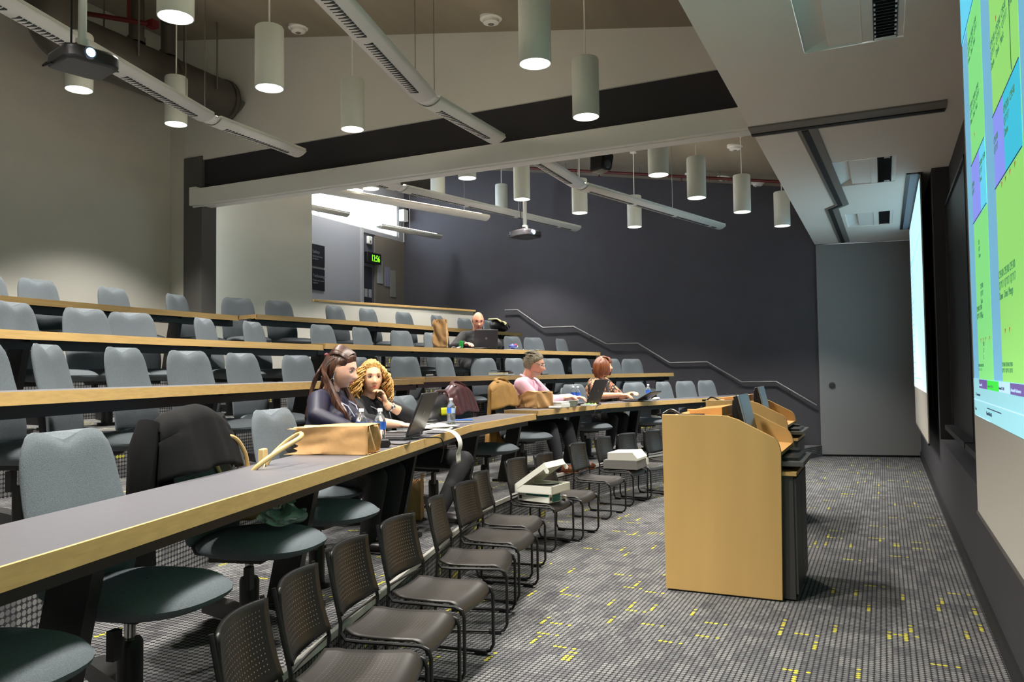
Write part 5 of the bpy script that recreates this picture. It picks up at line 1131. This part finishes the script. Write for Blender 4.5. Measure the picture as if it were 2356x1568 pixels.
# ---- blonde woman with curls, chin on her hand
skB = (224, 172, 136); BLKK = M('black_knit_top', (20, 20, 23), .9)
tB, q = person('woman with blonde curls in a black cardigan resting her neck on her hand', (-3.66, 5.17, 1.572), rad(-42), rad(-2), (-3.83, 5.26, .985), rad(-2), 1.08, (-3.24, 4.92, 1.228), (-3.505, 5.15, 1.362), skB, BLKK, BLK, sleeve=1.45, Rpole=(-.5, -.8, -.1), Lpole=(.9, .55, -.5), Lh=((-.30, -.12, .9), (-.6, -.6, .1)), Rh=((.9, .25, -.10), (0, 0, -1)), curl=(.35, .75),
  knees=[(-3.30, 5.02, .89), (-3.08, 5.62, .90)], feet=[(-3.35, 5.02, .47), (-3.10, 5.22, .52)], shoes=(24, 20, 20))
BLD = M('blonde_hair', (186, 142, 74), .5, noise=(50, .45))
def exB(mb):
    r = random.Random(9)
    for i in range(320):
        a = r.uniform(-2.25, 2.25) + math.pi; ca, sa = math.cos(a), math.sin(a)         # angle round the head, open in front
        z0 = .122*r.uniform(.15, 1.0); rr = .085*math.sqrt(max(.05, 1-(z0/.125)**2))
        top = V((ca*rr*1.15, sa*rr, z0)); L = r.uniform(.12, .22); pts = []; ph = r.uniform(0, 6); tw = r.uniform(10, 17); N = 22
        for j in range(N):
            u = j/(N-1); d = top + V((ca*.050*math.sin(u*2.0), sa*.062*math.sin(u*2.0), -L*u*u*.55 - L*u*.45)); cr = .014*(.5+u)
            b = V((-sa, ca, 0)); pts.append(d + b*cr*math.cos(ph+tw*u) + V((ca, sa, 0))*cr*math.sin(ph+tw*u))
        mb.tube(pts, [.0048*(1-.6*(j/(N-1))**3) for j in range(N)], 6)
hair_cap(q, BLD, lambda n: (n.z*.70 - n.x*.66 + .0 if n.x > -.1 else .5), .020, extra=exB, t=tB, jit=.006); brows(tB, q, M('brow_blonde', (120, 84, 50), .6), .0026)
lanyard(tB, q, M('lanyard_grey', (120, 120, 126), .4), badge=M('badge_dark', (40, 44, 44), .4)); ch = q['chest'] + q['F']*.19
obj('green_pin', MB().ell(q['inv'] @ (ch + V((0, 0, -.12)) - q['Lf']*.02), (.012, .016, .016)), M('pin_green', (80, 210, 130), .4), tB)
W, E_ = q['arms'][1][2], q['arms'][1][1]; ax = (W-E_).normalized(); bq = ax.to_track_quat('Z', 'Y').to_matrix()
obj('wrist_watch', MB().tube([q['inv'] @ (E_.lerp(W, .86) + bq @ V((.034*math.cos(k*math.pi/9), .034*math.sin(k*math.pi/9), 0))) for k in range(18)], .009, 6, closed=True).ell(q['inv'] @ (E_.lerp(W, .86) + bq @ V((.036, 0, 0))), (.018, .018, .018)), CHROME, tB)
# ---- man in the pink shirt
PINK = M('pink_striped_shirt', (222, 178, 196), .7, noise=(18, .06)); skM = (222, 164, 140)
tM, q = person('man with grey hair, beard and glasses in a pink shirt, typing', (-4.05, 9.27, 1.7015), rad(18), rad(-14), (-4.33, 9.28, 1.01), rad(4), 1.27, (-3.70, 9.36, 1.262), (-3.68, 9.70, 1.262), skM, PINK, M('dark_trousers', (22, 22, 28), .85), male=True, bust=False, sleeve=1.82, Rpole=(-.3, -.8, -.6), Lpole=(-.2, .6, -.6), shoes=(112, 62, 34), knees=[(-3.72, 9.0, .90), (-3.68, 9.42, .90)], feet=[(-3.55, 8.86, .455), (-3.50, 9.28, .455)], lean=.03)
GRY = M('grey_hair', (128, 118, 98), .6, noise=(70, .35))
def exM(mb):
    r = random.Random(3)
    for i in range(90):
        a = -2.2 + 4.4*r.random(); x0 = .072 - .15*r.random(); y0 = .072*math.sin(a*.5); z0 = math.sqrt(max(0, 1-(x0/.1)**2-(y0/.08)**2))*.118
        lock(mb, [(x0, y0, z0+.006), (x0-.02, y0*1.06, z0+.018), (x0-.055, y0*1.05, z0+.008)], .007)
hair_cap(q, GRY, lambda n: (n.z*.80 - n.x*.60 - .04 if n.x > -.02 else (.4 if n.z > -.42 else -.3)) - (.6 if (abs(n.y) > .6 and -.1 < n.x and n.z < .02) else 0), .013, extra=exM, t=tM)
hair_cap(q, M('grey_beard', (196, 170, 152), .8, noise=(90, .2)), lambda n: (.9 if (n.x > .0 and n.z < -.52 and not (abs(n.y) < .22 and -.60 < n.z < -.40 and n.x > .7)) else -.5), .006, name='beard', t=tM, jit=.002); brows(tM, q, GRY, .0034)
def glasses(t, q, mat_):
    mb = MB()
    for k in (-1, 1):
        mb.tube([(.101, k*.033+.023*math.cos(a), .010+.016*math.sin(a)) for a in [j*math.pi/9 for j in range(18)]], .0018, 6, closed=True); mb.tube([(.100, k*.056, .014), (.05, k*.078, .014), (-.01, k*.083, .010)], .0018, 6)
    mb.tube([(.101, -.010, .012), (.106, 0, .014), (.101, .010, .012)], .0018, 6); obj('glasses', mb.xf(q['H']), mat_, t)
glasses(tM, q, CHROME)
ci, F_, Lf_, nb_, s_ = q['inv'], q['F'], q['Lf'], q['nb'], q['s']
mb = MB()
for k in (-1, 1):
    P = [nb_ - F_*.075*s_ + V((0, 0, .055*s_)), nb_ + Lf_*k*.075*s_ + V((0, 0, .030*s_)), nb_ + F_*.085*s_ + Lf_*k*.03*s_ - V((0, 0, .02*s_)), nb_ + F_*.115*s_ + Lf_*k*.085*s_ - V((0, 0, .075*s_))]
    mb.tube([ci @ p for p in P], [.010*s_, .013*s_, .014*s_, .006*s_], 8, flat=.4)
obj('shirt_collar', mb, PINK, tM)
# ---- auburn haired woman in a patterned blouse
def blouse():
    m_ = M('patterned_blouse', (72, 54, 44), .8); t_ = m_.node_tree; b = t_.nodes['Principled BSDF']; tc = t_.nodes.new('ShaderNodeTexCoord'); v = t_.nodes.new('ShaderNodeTexVoronoi'); v.inputs['Scale'].default_value = 26
    t_.links.new(tc.outputs['Object'], v.inputs['Vector']); r = t_.nodes.new('ShaderNodeValToRGB'); e = r.color_ramp.elements; e[0].color = lin((150, 52, 44))+(1,); e[0].position = .22; e[1].color = lin((58, 42, 36))+(1,); e[1].position = .5
    k = e.new(.34); k.color = lin((186, 150, 110))+(1,); r.color_ramp.interpolation = 'CONSTANT'; t_.links.new(v.outputs['Distance'], r.inputs[0]); t_.links.new(r.outputs[0], b.inputs['Base Color']); return m_
skC = (220, 160, 124)
tC, q = person('woman with short auburn hair in a patterned blouse, watching the screen', (-3.76, 11.15, 1.669), rad(8), rad(2), (-3.99, 11.08, 1.0), rad(-8), 1.19, (-3.36, 10.72, 1.265), (-3.33, 11.12, 1.27), skC, blouse(), BLK, sleeve=.80, Rpole=(-.3, -.7, -.6), Lpole=(-.2, .6, -.6))
AUB = M('auburn_hair', (112, 62, 32), .45, noise=(60, .4, (1, 1, .2)))
def exC(mb):
    r = random.Random(12)
    for i in range(120):
        a = r.uniform(-2.45, 2.45) + math.pi; ca, sa = math.cos(a), math.sin(a); z0 = .12*r.uniform(.25, 1); rr = math.sqrt(max(.03, 1-(z0/.128)**2)); L = .125 if ca < .2 else .10
        lock(mb, [(ca*.095*rr, sa*.075*rr, z0+.012), (ca*.112, sa*.094, z0*.35+.01), (ca*.118, sa*.102, -.05), (ca*.100, sa*.090, -L-.01*r.random())], .010)
    for i in range(14): lock(mb, [(.01, -.05+.1*i/13, .125), (.075, -.05+.1*i/13, .108), (.098, -.056+.112*i/13, .062), (.092, -.064+.128*i/13, .042)], .0085)
hair_cap(q, AUB, lambda n: (n.z*.72 - n.x*.66 + .04 if n.x > -.1 else .5), .018, extra=exC, t=tC); brows(tC, q, AUB)
obj('scarf', MB().tube([q['inv'] @ (q['nb'] + q['F']*.06 + V((0, 0, -.02))), q['inv'] @ (q['nb'] + q['F']*.13 - V((0, 0, .10))), q['inv'] @ (q['chest'] + q['F']*.19)], [.03, .035, .02], 10, flat=.5), M('scarf_dark', (44, 36, 34), .8), tC)
# ---- bald man with glasses behind the third-row laptop
skD = (222, 150, 120)
tD, q = person('bald man in a dark jacket and glasses looking down at his laptop', (-6.02, 11.50, 2.455), rad(-54), rad(-18), (-6.20, 11.62, 1.78), rad(-46), 1.24, (-5.98, 10.98, 2.06), (-5.62, 11.22, 2.06), skD, M('dark_jacket', (28, 27, 28), .8, noise=(12, .3)), BLK, male=True, bust=False, sleeve=1.9, Rpole=(-.8, -.3, -.5), Lpole=(.5, .7, -.5))
hair_cap(q, M('cropped_grey_hair', (96, 76, 62), .8), lambda n: (.5 if (n.x < -.0 and -.35 < n.z < .25) or (abs(n.y) > .8 and -.15 < n.z < .3 and n.x < .25) else -.5), .004, t=tD, jit=.001); brows(tD, q, M('brow_dark', (80, 56, 44), .7)); glasses(tD, q, BLACKM)
obj('jacket_collar', MB().tube([q['inv'] @ p for p in (q['nb'] + q['F']*.12 + q['Lf']*.05 - V((0, 0, .07)), q['nb'] + q['Lf']*.09, q['nb'] - q['F']*.09 + V((0, 0, .04)), q['nb'] - q['Lf']*.09, q['nb'] + q['F']*.12 - q['Lf']*.05 - V((0, 0, .07)))], .026, 8, flat=.5), M('dark_jacket', (28, 27, 28), .8), tD)
